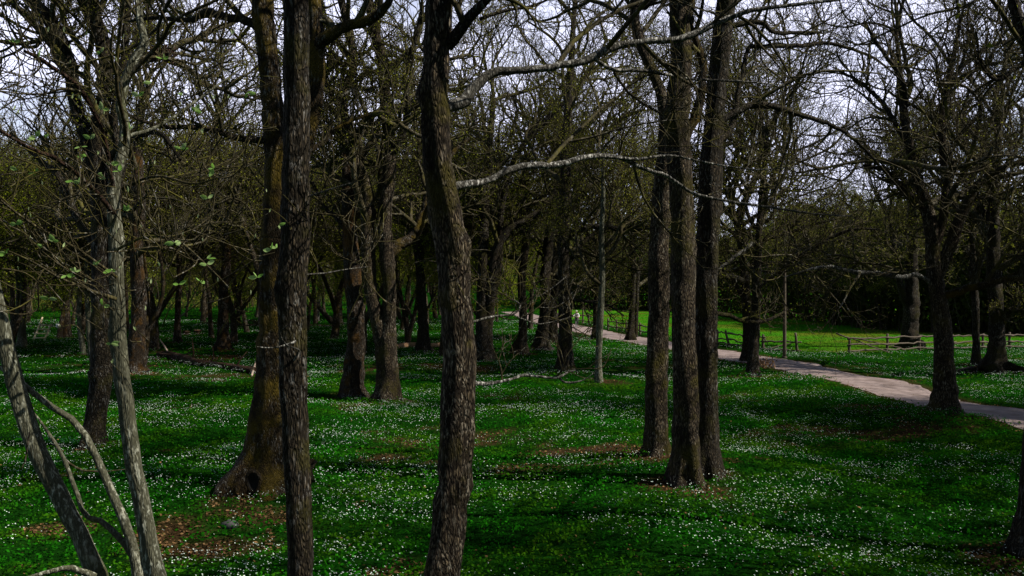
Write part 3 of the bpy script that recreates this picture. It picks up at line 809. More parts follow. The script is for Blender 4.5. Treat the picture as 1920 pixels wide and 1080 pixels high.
hero('E', 'tall dark double forked oak standing just behind the pale young tree at left',
     [[(174, 828, 34), (182, 770, 36), (192, 700, 40), (193, 600, 40), (190, 500, 38), (190, 430, 36), (186, 350, 34), (182, 280, 30), (192, 210, 26), (200, 140, 26), (190, 70, 26), (160, 10, 24), (140, -60, 20)],
      [(186, 360, 22), (165, 270, 22), (140, 190, 22), (128, 110, 22), (95, 40, 24), (60, 0, 20), (20, -50, 14)],
      [(205, 590, 26), (212, 480, 24), (214, 380, 22), (224, 300, 20), (214, 220, 16), (232, 120, 14), (240, 0, 12)]],
     limbs=[dict(p=[(190, 470, 16), (150, 420, 13), (110, 330, 12), (75, 300, 9), (20, 250, 6)], d1=2, m='oak'),
            dict(p=[(200, 300, 14), (250, 260, 12), (300, 250, 9), (340, 300, 6)], d1=-2, m='oak')],
     h=19, n1=16, L1=4.5, z0=8, seed=8, lv=L_full(.95), bark_m='oak', name='bare_oak_tree')
hero('F', 'straight dark trunk behind the right hand pale young tree at left',
     [[(255, 698, 34), (257, 640, 28), (260, 560, 27), (256, 480, 24), (262, 380, 20), (258, 280, 16), (268, 180, 12)]], h=17, n1=14, L1=5, z0=5, seed=9, bark_m='halfmoss', leaves=.12)
hero('Gt', 'slender dark tree with reddish mossy foot between left saplings and the hollow mossy tree',
     [[(418, 658, 28), (418, 610, 20), (420, 540, 18), (425, 470, 16), (414, 390, 14), (410, 300, 12), (405, 220, 9)]], h=18, n1=16, L1=5, z0=5, seed=10, bark_m='halfmoss')
hero('Ht', 'thin upright dark tree with orange foot, left of the slender mossy tree',
     [[(333, 642, 14), (333, 590, 11), (336, 500, 10), (331, 400, 10), (328, 320, 8)]], h=17, n1=14, L1=4.5, z0=5, seed=11, bark_m='halfmoss', leaves=.15)
hero('I', 'two toned trunk with orange moss and spreading foot, left of the forked oak',
     [[(662, 742, 44), (664, 700, 38), (668, 640, 32), (664, 560, 30), (660, 490, 30), (655, 420, 26), (650, 330, 18), (640, 260, 14), (636, 180, 12)]],
     limbs=[dict(p=[(662, 470, 9), (640, 420, 8), (610, 390, 7), (585, 340, 5)], d1=1, m='oak')],
     h=15, n1=9, L1=4, z0=7, seed=12, bark_m='halfmoss', name='mossy_oak_tree')
hero('J', 'big forked oak with two wavy stems rising from a pale sunlit foot',
     [[(727, 748, 44), (726, 700, 40), (724, 650, 38), (728, 600, 30), (730, 540, 26), (724, 470, 28), (722, 400, 26), (730, 320, 24), (730, 250, 22), (722, 180, 20), (716, 110, 20), (700, 50, 18), (690, -20, 14)],
      [(718, 640, 30), (704, 585, 27), (693, 530, 27), (690, 460, 25), (690, 400, 24), (686, 350, 22), (660, 290, 22), (642, 235, 20), (645, 180, 18), (662, 120, 16), (655, 60, 16), (640, 0, 14)]],
     limbs=[dict(p=[(728, 478, 20), (750, 458, 20), (778, 440, 18), (800, 380, 15), (820, 340, 12), (845, 290, 10), (880, 260, 7)], d1=2, m='mossy'),
            dict(p=[(730, 300, 14), (752, 260, 13), (765, 200, 12), (760, 150, 11), (775, 90, 9), (790, 20, 6)], d1=-1, m='oak'),
            dict(p=[(650, 210, 12), (615, 170, 11), (600, 120, 9), (612, 60, 6)], d1=-1, m='oak'),
            dict(p=[(725, 190, 8), (700, 170, 8), (665, 168, 7), (640, 180, 4)], d1=-2, m='limb')],
     h=20, n1=16, L1=5.5, z0=7, seed=13, lv=L_full(1.1), bark_m='oak_warm', name='forked_oak_tree')
hero('K', 'straight dark trunk standing by the pale fallen log, between forked oak and centre tree',
     [[(795, 660, 26), (794, 620, 20), (790, 560, 18), (787, 490, 17), (786, 420, 15), (790, 340, 12), (784, 250, 9)]],
     limbs=[dict(p=[(787, 440, 10), (815, 410, 10), (850, 370, 8), (900, 330, 6)], d1=2, m='oak'), dict(p=[(786, 450, 8), (760, 420, 8), (735, 395, 6)], d1=-1, m='oak')],
     h=17, n1=14, L1=5, z0=6, seed=14, bark_m='oak')
hero('L', 'oak forking near the ground right of centre trunk, one stem arching right',
     [[(908, 676, 34), (908, 630, 30), (903, 570, 20), (905, 500, 18), (908, 420, 18), (912, 340, 15), (918, 270, 12), (925, 190, 10)],
      [(914, 620, 18), (922, 540, 18), (930, 470, 17), (955, 430, 16), (990, 410, 14), (1030, 375, 12), (1060, 320, 11), (1090, 250, 9), (1130, 210, 7), (1200, 140, 5)],
      [(912, 600, 14), (935, 500, 13), (940, 400, 12), (960, 310, 11), (1000, 250, 10), (1060, 190, 8), (1110, 130, 6)]],
     h=18, n1=17, L1=5, z0=5, seed=15, lv=L_full(1.1), bark_m='oak', name='forked_oak_tree')
hero('M', 'short trunk with a bulging orange brown burl at its foot and pale bark above',
     [[(976, 664, 26), (980, 635, 17), (981, 590, 16), (978, 530, 15), (985, 460, 14), (990, 400, 12), (985, 320, 9)]], h=17, n1=13, L1=5, z0=5, seed=16, bark_m='oak_warm', burls=[(968, 652, .42)], flare=1.5)
hero('Nn', 'dark oak left of the cyclist, its trunk leaning and its foot spread',
     [[(1014, 656, 34), (1018, 625, 24), (1022, 570, 21), (1024, 500, 20), (1032, 430, 18), (1038, 360, 15), (1042, 280, 11)],
      [(1020, 600, 12), (1045, 540, 12), (1075, 480, 10), (1110, 440, 8), (1160, 420, 6)]], h=17, n1=16, L1=5, z0=4.5, seed=17, bark_m='oak')
hero('N2', 'dark oak half hidden behind the leaning one, close by the path',
     [[(1036, 641, 22), (1037, 600, 17), (1036, 520, 15), (1046, 440, 12), (1050, 350, 9)]], h=16, n1=13, L1=5, z0=4.5, seed=18, bark_m='oak')
hero('O', 'straight black trunk partly covering the cyclist',
     [[(1060, 700, 30), (1060, 660, 26), (1060, 600, 25), (1059, 520, 24), (1056, 440, 23), (1060, 360, 21), (1060, 280, 18), (1066, 200, 15), (1072, 100, 12), (1078, 0, 9)]],
     limbs=[dict(p=[(1062, 445, 12), (1090, 430, 12), (1130, 425, 10), (1180, 435, 8), (1215, 425, 5)], d1=-1, m='oak'),
            dict(p=[(1060, 265, 10), (1100, 265, 10), (1130, 260, 10), (1150, 235, 9), (1180, 215, 7), (1210, 205, 5)], d1=-1, m='oak'),
            dict(p=[(1062, 560, 6), (1100, 565, 6), (1140, 572, 5), (1170, 592, 3)], d1=-1, m='oak')],
     h=18, n1=14, L1=5, z0=6, seed=19, lv=L_full(1.1), bark_m='oak')
hero('Pp', 'thin pale barked tree right of the black trunk by the cyclist',
     [[(1122, 722, 14), (1123, 660, 12), (1125, 600, 12), (1129, 520, 11), (1128, 440, 10), (1131, 360, 8), (1130, 280, 6)]], h=13, n1=13, L1=3.5, z0=4, seed=20, bark_m='pale', flare=1.3)
hero('P2', 'dark trunk beside the path behind the thin pale tree',
     [[(1116, 635, 15), (1117, 600, 12), (1120, 520, 11), (1126, 440, 9)]], h=15, n1=12, L1=4.5, z0=4, seed=21, bark_m='oak')
hero('T', 'twin stemmed dark tree on the path edge before fence and bright meadow',
     [[(1182, 638, 18), (1184, 600, 13), (1188, 540, 11), (1186, 460, 10), (1180, 380, 8)], [(1192, 632, 9), (1193, 590, 8), (1196, 520, 8), (1205, 450, 7), (1215, 370, 5)]], h=16, n1=14, L1=5.5, z0=4, seed=22, bark_m='oak')
hero('Q', 'tall trunk with a sunlit patch, leftmost of the three close trunks right of centre',
     [[(1230, 862, 44), (1231, 800, 40), (1231, 700, 41), (1234, 600, 39), (1236, 500, 36), (1238, 400, 33), (1243, 310, 28), (1248, 240, 24), (1240, 180, 22), (1222, 130, 20), (1204, 90, 20), (1192, 50, 20), (1190, 0, 18), (1200, -80, 15)]],
     limbs=[dict(p=[(1192, 15, 14), (1215, 8, 14), (1240, -10, 10)], d1=0, m='oak', tn=.5)],
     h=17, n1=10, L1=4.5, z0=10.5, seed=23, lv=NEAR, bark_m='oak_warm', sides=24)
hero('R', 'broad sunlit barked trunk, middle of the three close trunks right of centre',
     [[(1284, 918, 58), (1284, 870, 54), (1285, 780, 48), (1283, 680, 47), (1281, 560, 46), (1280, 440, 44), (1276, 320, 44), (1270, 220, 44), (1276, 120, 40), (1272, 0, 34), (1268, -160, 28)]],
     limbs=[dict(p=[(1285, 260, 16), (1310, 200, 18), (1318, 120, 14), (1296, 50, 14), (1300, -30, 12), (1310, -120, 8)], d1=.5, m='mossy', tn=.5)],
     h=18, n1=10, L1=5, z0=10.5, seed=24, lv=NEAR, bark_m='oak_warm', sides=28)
hero('S', 'black shaded rightmost of the three close trunks right of centre',
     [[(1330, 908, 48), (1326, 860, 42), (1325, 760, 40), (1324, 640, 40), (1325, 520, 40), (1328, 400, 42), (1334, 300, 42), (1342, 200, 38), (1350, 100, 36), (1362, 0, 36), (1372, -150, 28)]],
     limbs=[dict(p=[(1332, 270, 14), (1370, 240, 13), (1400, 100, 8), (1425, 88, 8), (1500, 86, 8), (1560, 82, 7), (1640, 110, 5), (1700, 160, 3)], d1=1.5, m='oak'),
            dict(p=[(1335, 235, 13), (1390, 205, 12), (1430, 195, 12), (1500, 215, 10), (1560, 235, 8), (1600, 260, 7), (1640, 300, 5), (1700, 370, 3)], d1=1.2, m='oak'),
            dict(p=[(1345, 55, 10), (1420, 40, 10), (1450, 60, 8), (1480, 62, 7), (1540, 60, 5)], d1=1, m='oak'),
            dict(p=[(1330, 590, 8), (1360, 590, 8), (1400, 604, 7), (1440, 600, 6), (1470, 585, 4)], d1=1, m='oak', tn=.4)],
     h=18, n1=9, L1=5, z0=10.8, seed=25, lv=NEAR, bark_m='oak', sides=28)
hero('U', 'forked oak beside the gravel path, left of the pair in front of the meadow',
     [[(1402, 678, 24), (1403, 640, 19), (1401, 580, 18), (1396, 520, 17), (1390, 460, 15), (1384, 410, 14), (1400, 370, 12), (1420, 320, 10), (1430, 250, 8)],
      [(1398, 560, 10), (1385, 545, 9), (1370, 520, 8), (1350, 500, 6)],
      [(1387, 430, 10), (1370, 380, 9), (1355, 330, 8), (1360, 250, 6)]],
     limbs=[dict(p=[(1392, 480, 8), (1420, 455, 8), (1470, 440, 7), (1530, 420, 6), (1570, 410, 4)], d1=1, m='oak')],
     h=19, n1=20, L1=6, z0=4.5, seed=26, lv=L_full(1.2, .18), bark_m='oak', extend=[True, False, True], name='forked_oak_tree')
hero('V', 'slim dark trunk beside the gravel path, right of the pair in front of the meadow',
     [[(1412, 702, 24), (1413, 660, 18), (1417, 600, 17), (1420, 520, 15), (1423, 440, 13), (1430, 350, 11), (1438, 260, 9)]],
     limbs=[dict(p=[(1420, 540, 7), (1460, 510, 8), (1500, 480, 8), (1550, 450, 7), (1600, 430, 5), (1650, 430, 3)], d1=-2, m='oak'),
            dict(p=[(1420, 450, 7), (1380, 480, 6), (1340, 510, 5)], d1=-1, m='limb')],
     h=18, n1=19, L1=6, z0=5, seed=27, lv=L_full(1.15, .18), bark_m='oak')
hero('X', 'wide crowned oak with a knobbly foot standing at the near edge of the path',
     [[(1770, 782, 50), (1771, 740, 42), (1770, 690, 38), (1768, 640, 36), (1765, 600, 33), (1757, 550, 28), (1752, 500, 27), (1747, 440, 26), (1738, 390, 22), (1722, 340, 18), (1706, 280, 16), (1694, 210, 14), (1688, 140, 10), (1680, 60, 7)],
      [(1752, 470, 16), (1770, 400, 16), (1772, 330, 14), (1766, 260, 13), (1770, 190, 12), (1785, 120, 9), (1800, 40, 6)],
      [(1758, 520, 20), (1785, 450, 20), (1805, 400, 18), (1830, 350, 14), (1870, 320, 11), (1920, 300, 8)]],
     limbs=[dict(p=[(1765, 560, 16), (1800, 545, 15), (1840, 535, 13), (1880, 525, 12), (1930, 505, 9), (1980, 480, 6)], d1=-1.5, m='mossy'),
            dict(p=[(1752, 535, 9), (1720, 515, 9), (1690, 520, 9), (1640, 512, 9), (1600, 510, 8), (1560, 500, 7), (1520, 505, 5), (1470, 520, 3)], d1=-1, m='limb'),
            dict(p=[(1740, 400, 12), (1690, 350, 11), (1660, 320, 9), (1620, 310, 7)], d1=-1, m='oak'),
            dict(p=[(1700, 270, 9), (1660, 200, 9), (1620, 160, 7), (1570, 130, 5)], d1=1, m='oak'),
            dict(p=[(1700, 200, 10), (1692, 150, 9), (1650, 90, 7), (1620, 40, 5)], d1=-1, m='oak'),
            dict(p=[(1768, 200, 10), (1800, 130, 9), (1850, 90, 7), (1910, 70, 5)], d1=1, m='oak')],
     h=17, n1=22, L1=5.0, z0=6.0, seed=28, lv=L_full(1.2, .16), bark_m='oak_warm', burls=[(1755, 770, .22), (1786, 640, .10)], sides=24, leaves=.10, leafsize=.05, name='wide_crowned_oak_tree')
hero('Y', 'thick dark oak standing behind the rail fence at right',
     [[(1707, 652, 38), (1707, 610, 30), (1710, 570, 26), (1708, 500, 22), (1712, 430, 18), (1706, 350, 13)], [(1702, 575, 14), (1690, 540, 13), (1680, 490, 12), (1670, 420, 9)]],
     h=16, n1=16, L1=5, z0=4.5, seed=29, bark_m='oak', name='forked_oak_tree')
hero('Z', 'thin straight trunk just left of the flared oak beyond the path',
     [[(1831, 688, 16), (1830, 640, 13), (1829, 580, 13), (1826, 500, 12), (1822, 420, 10), (1820, 330, 8)]], h=15, n1=12, L1=4, z0=5, seed=30, bark_m='oak')
hero('AA', 'old oak with a widely flared foot beyond the path near the right edge',
     [[(1869, 700, 44), (1869, 660, 31), (1869, 610, 28), (1865, 540, 25), (1862, 470, 23), (1862, 400, 20), (1868, 320, 16), (1872, 230, 12)]],
     limbs=[dict(p=[(1872, 610, 16), (1890, 590, 15), (1920, 570, 13), (1960, 540, 9)], d1=-1, m='oak'),
            dict(p=[(1862, 430, 12), (1840, 390, 10), (1815, 350, 8)], d1=1, m='oak')],
     h=17, n1=16, L1=5.5, z0=5, seed=31, bark_m='oak', flare=2.1, lv=L_full(1.2))
hero('AB', 'dark trunk cut by the right edge of the picture, near the bottom corner',
     [[(1927, 1018, 54), (1930, 960, 42), (1936, 860, 38), (1946, 700, 36), (1950, 500, 36), (1950, 300, 34), (1940, 150, 30), (1925, 80, 22), (1905, 20, 20), (1890, -80, 18)]],
     limbs=[dict(p=[(1930, 110, 12), (1900, 130, 10), (1870, 150, 7), (1840, 120, 5), (1830, 60, 4)], d1=-.5, m='oak')],
     h=17, n1=11, L1=4.5, z0=8.5, seed=32, bark_m='oak', sides=24, lv=NEAR)
# small distant trees on the left that can be told apart
hero('AC', 'pale double trunk with an orange burl left of the wooden stile',
     [[(40, 650, 16), (41, 620, 13), (43, 560, 10), (38, 480, 9), (40, 400, 7)], [(36, 618, 7), (32, 590, 7), (34, 540, 6), (28, 470, 5)]], h=15, n1=12, L1=4, z0=4, seed=33, bark_m='pale', leaves=.25)
hero('AD', 'thin pale leaning stem, left one of the two right of the wooden stile',
     [[(157, 664, 10), (152, 630, 9), (148, 590, 8), (150, 530, 7), (146, 460, 6)]], h=12, n1=9, L1=3, z0=4, seed=34, bark_m='pale', flare=1.2, leaves=.2)
hero('AE', 'thin pale straight stem, right one of the two right of the wooden stile',
     [[(171, 667, 11), (168, 630, 10), (165, 580, 9), (162, 520, 8), (166, 440, 6)]], h=13, n1=9, L1=3, z0=4, seed=35, bark_m='pale', flare=1.2, leaves=.2)
hero('AF', 'reddish brown trunk behind the white tag right of the wooden stile',
     [[(126, 632, 14), (126, 600, 12), (124, 540, 11), (128, 460, 9)]], h=15, n1=12, L1=4, z0=4, seed=36, bark_m='halfmoss', leaves=.25)
hero('AG', 'thin white barked birch left of the leaning dead pole',
     [[(596, 602, 7), (597, 570, 6), (600, 520, 6), (598, 440, 5)]], h=15, n1=10, L1=3.5, z0=6, seed=37, bark_m='limb', flare=1.0, name='birch_tree')
hero('AH', 'dark straight trunk at the foot of the leaning dead pole',
     [[(637, 610, 11), (637, 570, 9), (634, 500, 9), (636, 420, 7)]], h=16, n1=12, L1=4.5, z0=5, seed=38, bark_m='oak')

for k, (r_, d_, b_) in TREES.items():
    TREE_BASES.append((b_[0], b_[1], 0.55 if d_ < 30 else 0.9))

build_ground()
build_path()

# ------------------------------------------------------------------ leaves and buds on the near twigs at left
def young_leaves():
    rng = np.random.RandomState(77)
    root, d, base = TREES['D2']
    spots = [(int(a), int(b)) for a, b in zip(rng.uniform(0, 520, 45), rng.uniform(40, 560, 45))] + [(27, 79), (50, 83), (75, 95), (120, 60), (130, 90), (148, 185), (152, 190), (192, 205), (400, 186), (67, 257), (158, 293), (207, 308), (290, 308), (400, 316), (243, 243), (230, 256), (195, 215), (180, 195), (135, 185), (80, 347), (137, 340), (68, 325),
             (11, 475), (35, 507), (53, 395), (57, 409), (118, 464), (100, 452), (135, 515), (160, 530), (110, 487), (178, 496), (210, 506), (218, 438), (265, 427), (225, 505), (276, 527), (343, 440), (327, 455), (380, 453), (388, 495), (375, 527), (482, 520), (470, 553), (193, 573), (255, 620), (272, 582), (112, 615), (208, 645), (210, 682), (523, 422), (518, 465), (500, 360), (505, 398), (90, 60), (60, 150), (250, 300), (320, 390), (30, 420), (300, 500), (240, 360), (130, 120), (170, 260), (183, 330), (40, 200), (340, 280), (260, 180)]
    V, Q, T, rn = [], [], MB(), []
    n0 = 0
    mb = MB(); rnd = []
    for (px, py) in spots:
        dd = rng.uniform(6.6, 8.4)
        c = P(px, py, dd) - base
        # carrying twig
        st = c + np.array([(215 - px) / F * dd * rng.uniform(.3, .6), rng.uniform(.1, .5), rng.uniform(-.5, -.1)])
        mid = (c + st) / 2 + rng.randn(3) * 0.05
        cc = catmull([st, mid, c], 6)
        T.tubes(cc, np.linspace(.006, .0022, 6), 4)
        big = rng.rand() < 0.5
        k = rng.randint(2, 4) if big else 1 + (rng.rand() < .35)
        for j in range(k):
            L = rng.uniform(.045, .08) if big else rng.uniform(.03, .05)
            wd = L * (0.55 if big else 0.32)
            a = np.array([rng.randn() * (.8 if big else .2), rng.randn() * .3, 1.0 if not big else rng.uniform(-.2, .8)]); a /= np.linalg.norm(a)
            s = np.cross(a, [0.3, 1, 0.2] + rng.randn(3) * .5); s /= np.linalg.norm(s)
            nn = np.cross(a, s)
            t = np.array([0, .25, .55, .8, 1]); ww = np.array([.02, .85, 1, .6, .02]) * wd / 2
            mids = c + a * (t * L)[:, None] - nn * (np.sin(t * 3.1) * L * .12)[:, None]
            l = mids + s * ww[:, None] + nn * (ww * .5)[:, None]; r = mids - s * ww[:, None] + nn * (ww * .5)[:, None]
            VV = np.concatenate([l, mids, r])
            QQ = [[i, i + 1, 5 + i + 1, 5 + i] for i in range(4)] + [[5 + i, 5 + i + 1, 10 + i + 1, 10 + i] for i in range(4)]
            mb.add(VV, QQ); rnd.append(np.full(15, rng.uniform(0, .6) if big else rng.uniform(.7, 1)))
    T.build('spray', M['twig'], root)
    mb.build('foliage', M['bigleaf'], root, smooth=True, attrs={'rnd': np.concatenate(rnd)})
young_leaves()

# ------------------------------------------------------------------ background trees: a few kinds, then copies
def proto(name, seed, h, r, fork, leafy, leafm, z0, twig_r=.013, n1=20, L1=5.5, warm=False, f=1.0):
    rng = np.random.RandomState(seed)
    root = empty(name, (0, 0, 0))
    tr = MB(); cm = MB()
    S = np.zeros((1, 3)); S[0, 2] = -.3
    p, rr = grow(S, np.array([[rng.randn() * .06, rng.randn() * .06, 1.0]]), np.array([h * .6]), np.array([r]), 16, 0.05, 0.05, rng, tap=.6, rmin=.02)
    rr[0, :3] *= [1.35, 1.12, 1.03]
    stems = [(p[0], rr[0])]
    for k in range(fork):
        i = rng.randint(3, 9)
        a = rng.rand() * 6.28
        q, qr = grow(p[0, i][None], np.array([[math.cos(a) * .6, math.sin(a) * .6, 1]]), np.array([h * .6 - p[0, i, 2]]), rr[0, i:i + 1] * .7, 12, .08, .08, rng, tap=.6, rmin=.02)
        stems.append((q[0], qr[0]))
    for a, b in stems: tr.tubes(a, b, 9, lump=.06, rng=rng, cap=False)
    S_, D_, L_, R_ = [], [], [], []
    for a, b in stems:
        ok = np.where(a[:, 2] > z0)[0]
        m = max(3, int(n1 * .5) // len(stems))
        for k in range(m):
            i = ok[int((k + rng.rand()) / m * (len(ok) - 1))]
            fr = (a[i, 2] - z0) / (h - z0); az = rng.rand() * 6.28; el = math.radians(rng.uniform(8, 45) + 30 * fr)
            S_.append(a[i]); D_.append([math.cos(az) * math.cos(el), math.sin(az) * math.cos(el), math.sin(el)])
            L_.append(L1 * .34 * (1 - .3 * fr) * rng.uniform(.75, 1.2)); R_.append(b[i] * .6)
        T0 = a[-1] - a[-2]; T0 /= np.linalg.norm(T0)
        for k in range(3):
            v = rng.randn(3) * .5; v[2] *= .3
            S_.append(a[-1]); D_.append(T0 + v); L_.append(L1 * .32 * rng.uniform(.8, 1.1)); R_.append(b[-1] * (.85, .7, .6)[k])
    lo = []
    forks(S_, D_, L_, R_, rng, cm, np.array([500., 500., 0]), stems[0][0][-1], levels=8, tips=lo, rmin=twig_r, sides0=6, dens=.93)
    tr.build('trunk', M['bgtrunk'], root, smooth=True)
    cm.build('crown', M['twig'], root)
    if leafy:
        C = np.concatenate(lo); C = np.concatenate([C, C + rng.randn(*C.shape) * .1]); C = C[rng.rand(len(C)) < leafy * .8]; C = C + rng.randn(*C.shape) * .12
        V, Q, rn = leaf_quads(C, .10, rng)
        mesh_from('foliage', V, [Q], M[leafm], root, attrs={'rnd': rn})
    return root

def copy_tree(o):
    c = o.copy(); COL.objects.link(c)
    for ch in o.children:
        g = ch.copy(); COL.objects.link(g); g.parent = c
    return c

protos = [proto('distant_oak_tree', 101, 17, .30, 1, .28, 'bud', 6),
          proto('distant_oak_tree', 102, 15, .22, 2, .42, 'bud', 5.5),
          proto('distant_oak_tree', 103, 18, .26, 0, .22, 'bud', 7),
          proto('distant_oak_tree', 104, 13, .16, 1, .6, 'bud', 4.5, L1=4),
          proto('distant_oak_tree', 105, 16, .30, 2, .32, 'bud', 5.5, L1=6),
          proto('distant_leafing_tree', 106, 14, .18, 1, .95, 'bud_green', 4.5, L1=4.3)]
PL = {0: 'distant bare oak trunk among the far trees of the wood', 5: 'distant tree coming into green leaf among the far trees of the wood'}
used = [0] * len(protos)
rb = np.random.RandomState(4)
placed = []
FAR = []
def hero_px_clear(x, y):
    for (r_, d_, b_) in TREES.values():
        if (x - b_[0]) ** 2 + (y - b_[1]) ** 2 < 9: return False
    return True
def KEEP(x, y):
    px = 960 + x / y * F
    if abs(px - 85) < 28 and y < 76: return True
    if abs(px - 1081) < 16 and y < 96: return True
    for q, d in ((78, 72.0), (1081, 93.0)):
        sx = (q - 960) / F * d
        if -1 < x - sx < 15 and abs((y - d) + .24 * (x - sx)) < 4.5: return True
    return False
def place(x, y, k, s, rz, label=None, group='far trees of the wood'):
    o = protos[k] if not used[k] else copy_tree(protos[k])
    used[k] = 1
    o.location = (x, y, float(gz(x, y))); o.rotation_euler = (0, 0, rz); o.scale = (s, s, s * rb.uniform(.92, 1.08))
    if label: tag(o, label, 'tree', group)
    else:
        tag(o, None, 'tree', group + (' coming into leaf' if k == 5 else ''))
        FAR.append((960 + x / y * F, y, k, o))
def label_far():
    LM = [(40, 'the pale double trunk'), (78, 'the wooden stile'), (164, 'the two thin pale stems'), (258, 'the dark trunk behind the saplings'), (334, 'the thin orange footed tree'), (418, 'the slender mossy tree'),
          (505, 'the hollow mossy trunk'), (597, 'the white birch'), (664, 'the two toned trunk'), (726, 'the big forked oak'), (793, 'the trunk by the pale log'), (850, 'the burled centre trunk'), (908, 'the low forking oak'),
          (978, 'the orange burled trunk'), (1020, 'the leaning oak'), (1060, 'the black trunk by the cyclist'), (1122, 'the thin pale tree'), (1187, 'the twin stemmed tree'), (1233, 'the leftmost of three trunks'), (1327, 'the rightmost of three trunks'),
          (1410, 'the pair by the path'), (1471, 'the tall wooden pole'), (1600, 'the diagonal fence pole'), (1707, 'the oak behind the fence'), (1768, 'the wide crowned oak'), (1869, 'the flared foot oak')]
    ORD = ['nearest', 'second nearest', 'third nearest', 'fourth nearest', 'fifth nearest', 'sixth nearest', 'seventh nearest', 'eighth nearest', 'ninth nearest', 'tenth nearest', 'eleventh nearest', 'twelfth nearest', 'thirteenth nearest', 'fourteenth nearest', 'fifteenth nearest', 'sixteenth nearest', 'seventeenth nearest', 'eighteenth nearest', 'nineteenth nearest', 'twentieth nearest'] + ['far row tree'] * 40
    bins = {}
    for (px, d, k, o) in FAR:
        if px < 0 or px > 1920: key = ('outside', px < 0)
        else:
            lm = min(LM, key=lambda q: abs(q[0] - px)); key = (lm[1], px < lm[0])
        bins.setdefault((key, k == 5), []).append((d, o))
    for (key, leafy), L in bins.items():
        L.sort(key=lambda q: q[0])
        for i, (d, o) in enumerate(L):
            kind = 'distant greening tree' if leafy else 'distant bare oak'
            if key[0] == 'outside': o['label'] = '%s just past the %s edge, %s there' % (kind, 'left' if key[1] else 'right', ORD[i])
            else: o['label'] = '%s %s %s of %s' % (ORD[i], kind, 'left' if key[1] else 'right', key[1 - 1])
def scatter(n, pxr, dr, kinds, mind=3.2, smin=.85, smax=1.15, grp='far trees of the wood', label=None, tries=4000):
    c = 0
    for t in range(tries):
        if c >= n: break
        d = math.exp(rb.uniform(math.log(dr[0]), math.log(dr[1])))
        px = rb.uniform(*pxr)
        x = (px - 960) / F * d; y = d
        if path_dist(np.array([x]), np.array([y]))[0] < 3.0: continue
        if float(meadow_mask(np.array([x]), np.array([y]))[0]) > .2 and d < edge_depth(px): continue
        if any((x - a) ** 2 + (y - b) ** 2 < mind ** 2 for a, b in placed): continue
        if not hero_px_clear(x, y): continue
        if KEEP(x, y): continue
        placed.append((x, y)); c += 1
        place(x, y, kinds[rb.randint(len(kinds))], rb.uniform(smin, smax), rb.rand() * 6.28, label, grp)
EDGE = [(980, 170), (1080, 160), (1200, 155), (1340, 140), (1500, 106), (1600, 90), (1700, 82), (1900, 76), (2200, 72)]
def edge_depth(px):
    return float(np.interp(px, [e[0] for e in EDGE], [e[1] for e in EDGE]))
scatter(30, (-160, 980), (52, 85), [0, 1, 2, 3, 4, 2, 0, 5], mind=4.5)
scatter(58, (-160, 1040), (85, 150), [0, 1, 2, 3, 4, 5], mind=4)
scatter(45, (-150, 1150), (150, 230), [0, 1, 2, 3, 4, 5], mind=5)
# wood behind the meadow
c = 0
for t in range(3000):
    if c >= 75: break
    px = rb.uniform(1040, 2080); e = edge_depth(px) + 2
    d = e + rb.uniform(0, 1) ** 1.5 * 60
    x = (px - 960) / F * d
    if any((x - a) ** 2 + (d - b) ** 2 < 9 for a, b in placed): continue
    if not hero_px_clear(x, d): continue
    placed.append((x, d)); c += 1
    place(x, d, [0, 1, 3, 4, 5, 2][rb.randint(6)], rb.uniform(.65, .9), rb.rand() * 6.28, None, 'trees of the wood behind the meadow')
for (px, d, s_) in [(1590, 112, 1.25), (1480, 118, 1.2), (1655, 100, 1.05), (20, 62, 1.1), (-60, 55, 1.1), (110, 75, 1.2), (860, 120, 1.2), (1130, 165, 1.2), (1850, 90, 1.1), (450, 95, 1.2), (1000, 170, 1.2)]:
    place((px - 960) / F * d, d, 5, s_, rb.rand() * 6.28)
# unseen trees added right of the frame and behind the camera to shade the floor
for i_, (x, y, k, s) in enumerate([(25, 28, 4, 1), (10, 1.5, 2, .9), (18, 7, 2, 1), (17, 13, 0, 1), (13, 5, 4, 1), (22, 22, 1, 1), (26, 8, 2, 1.05), (7.5, -1.5, 2, 1), (19, -4, 4, 1), (2, -9, 0, 1), (29, 30, 4, 1), (-8, -6, 1, .9), (12, -12, 0, 1), (33, 17, 0, 1), (38, 42, 2, 1), (-14, 12, 2, .9)]):
    place(x, y, k, s, rb.rand() * 6.28, 'unseen bare oak added for shade %s the camera, %s from it' % ('behind' if y < 0 else 'left of' if x < 0 else ['far right of', 'right of'][x < 20], ['nearest', 'second', 'third', 'fourth', 'fifth', 'sixth', 'seventh', 'eighth', 'ninth', 'tenth', 'eleventh', 'twelfth', 'thirteenth', 'fourteenth', 'fifteenth', 'sixteenth', 'seventeenth', 'eighteenth', 'nineteenth'][i_]), 'unseen oaks added for shade')

label_far()
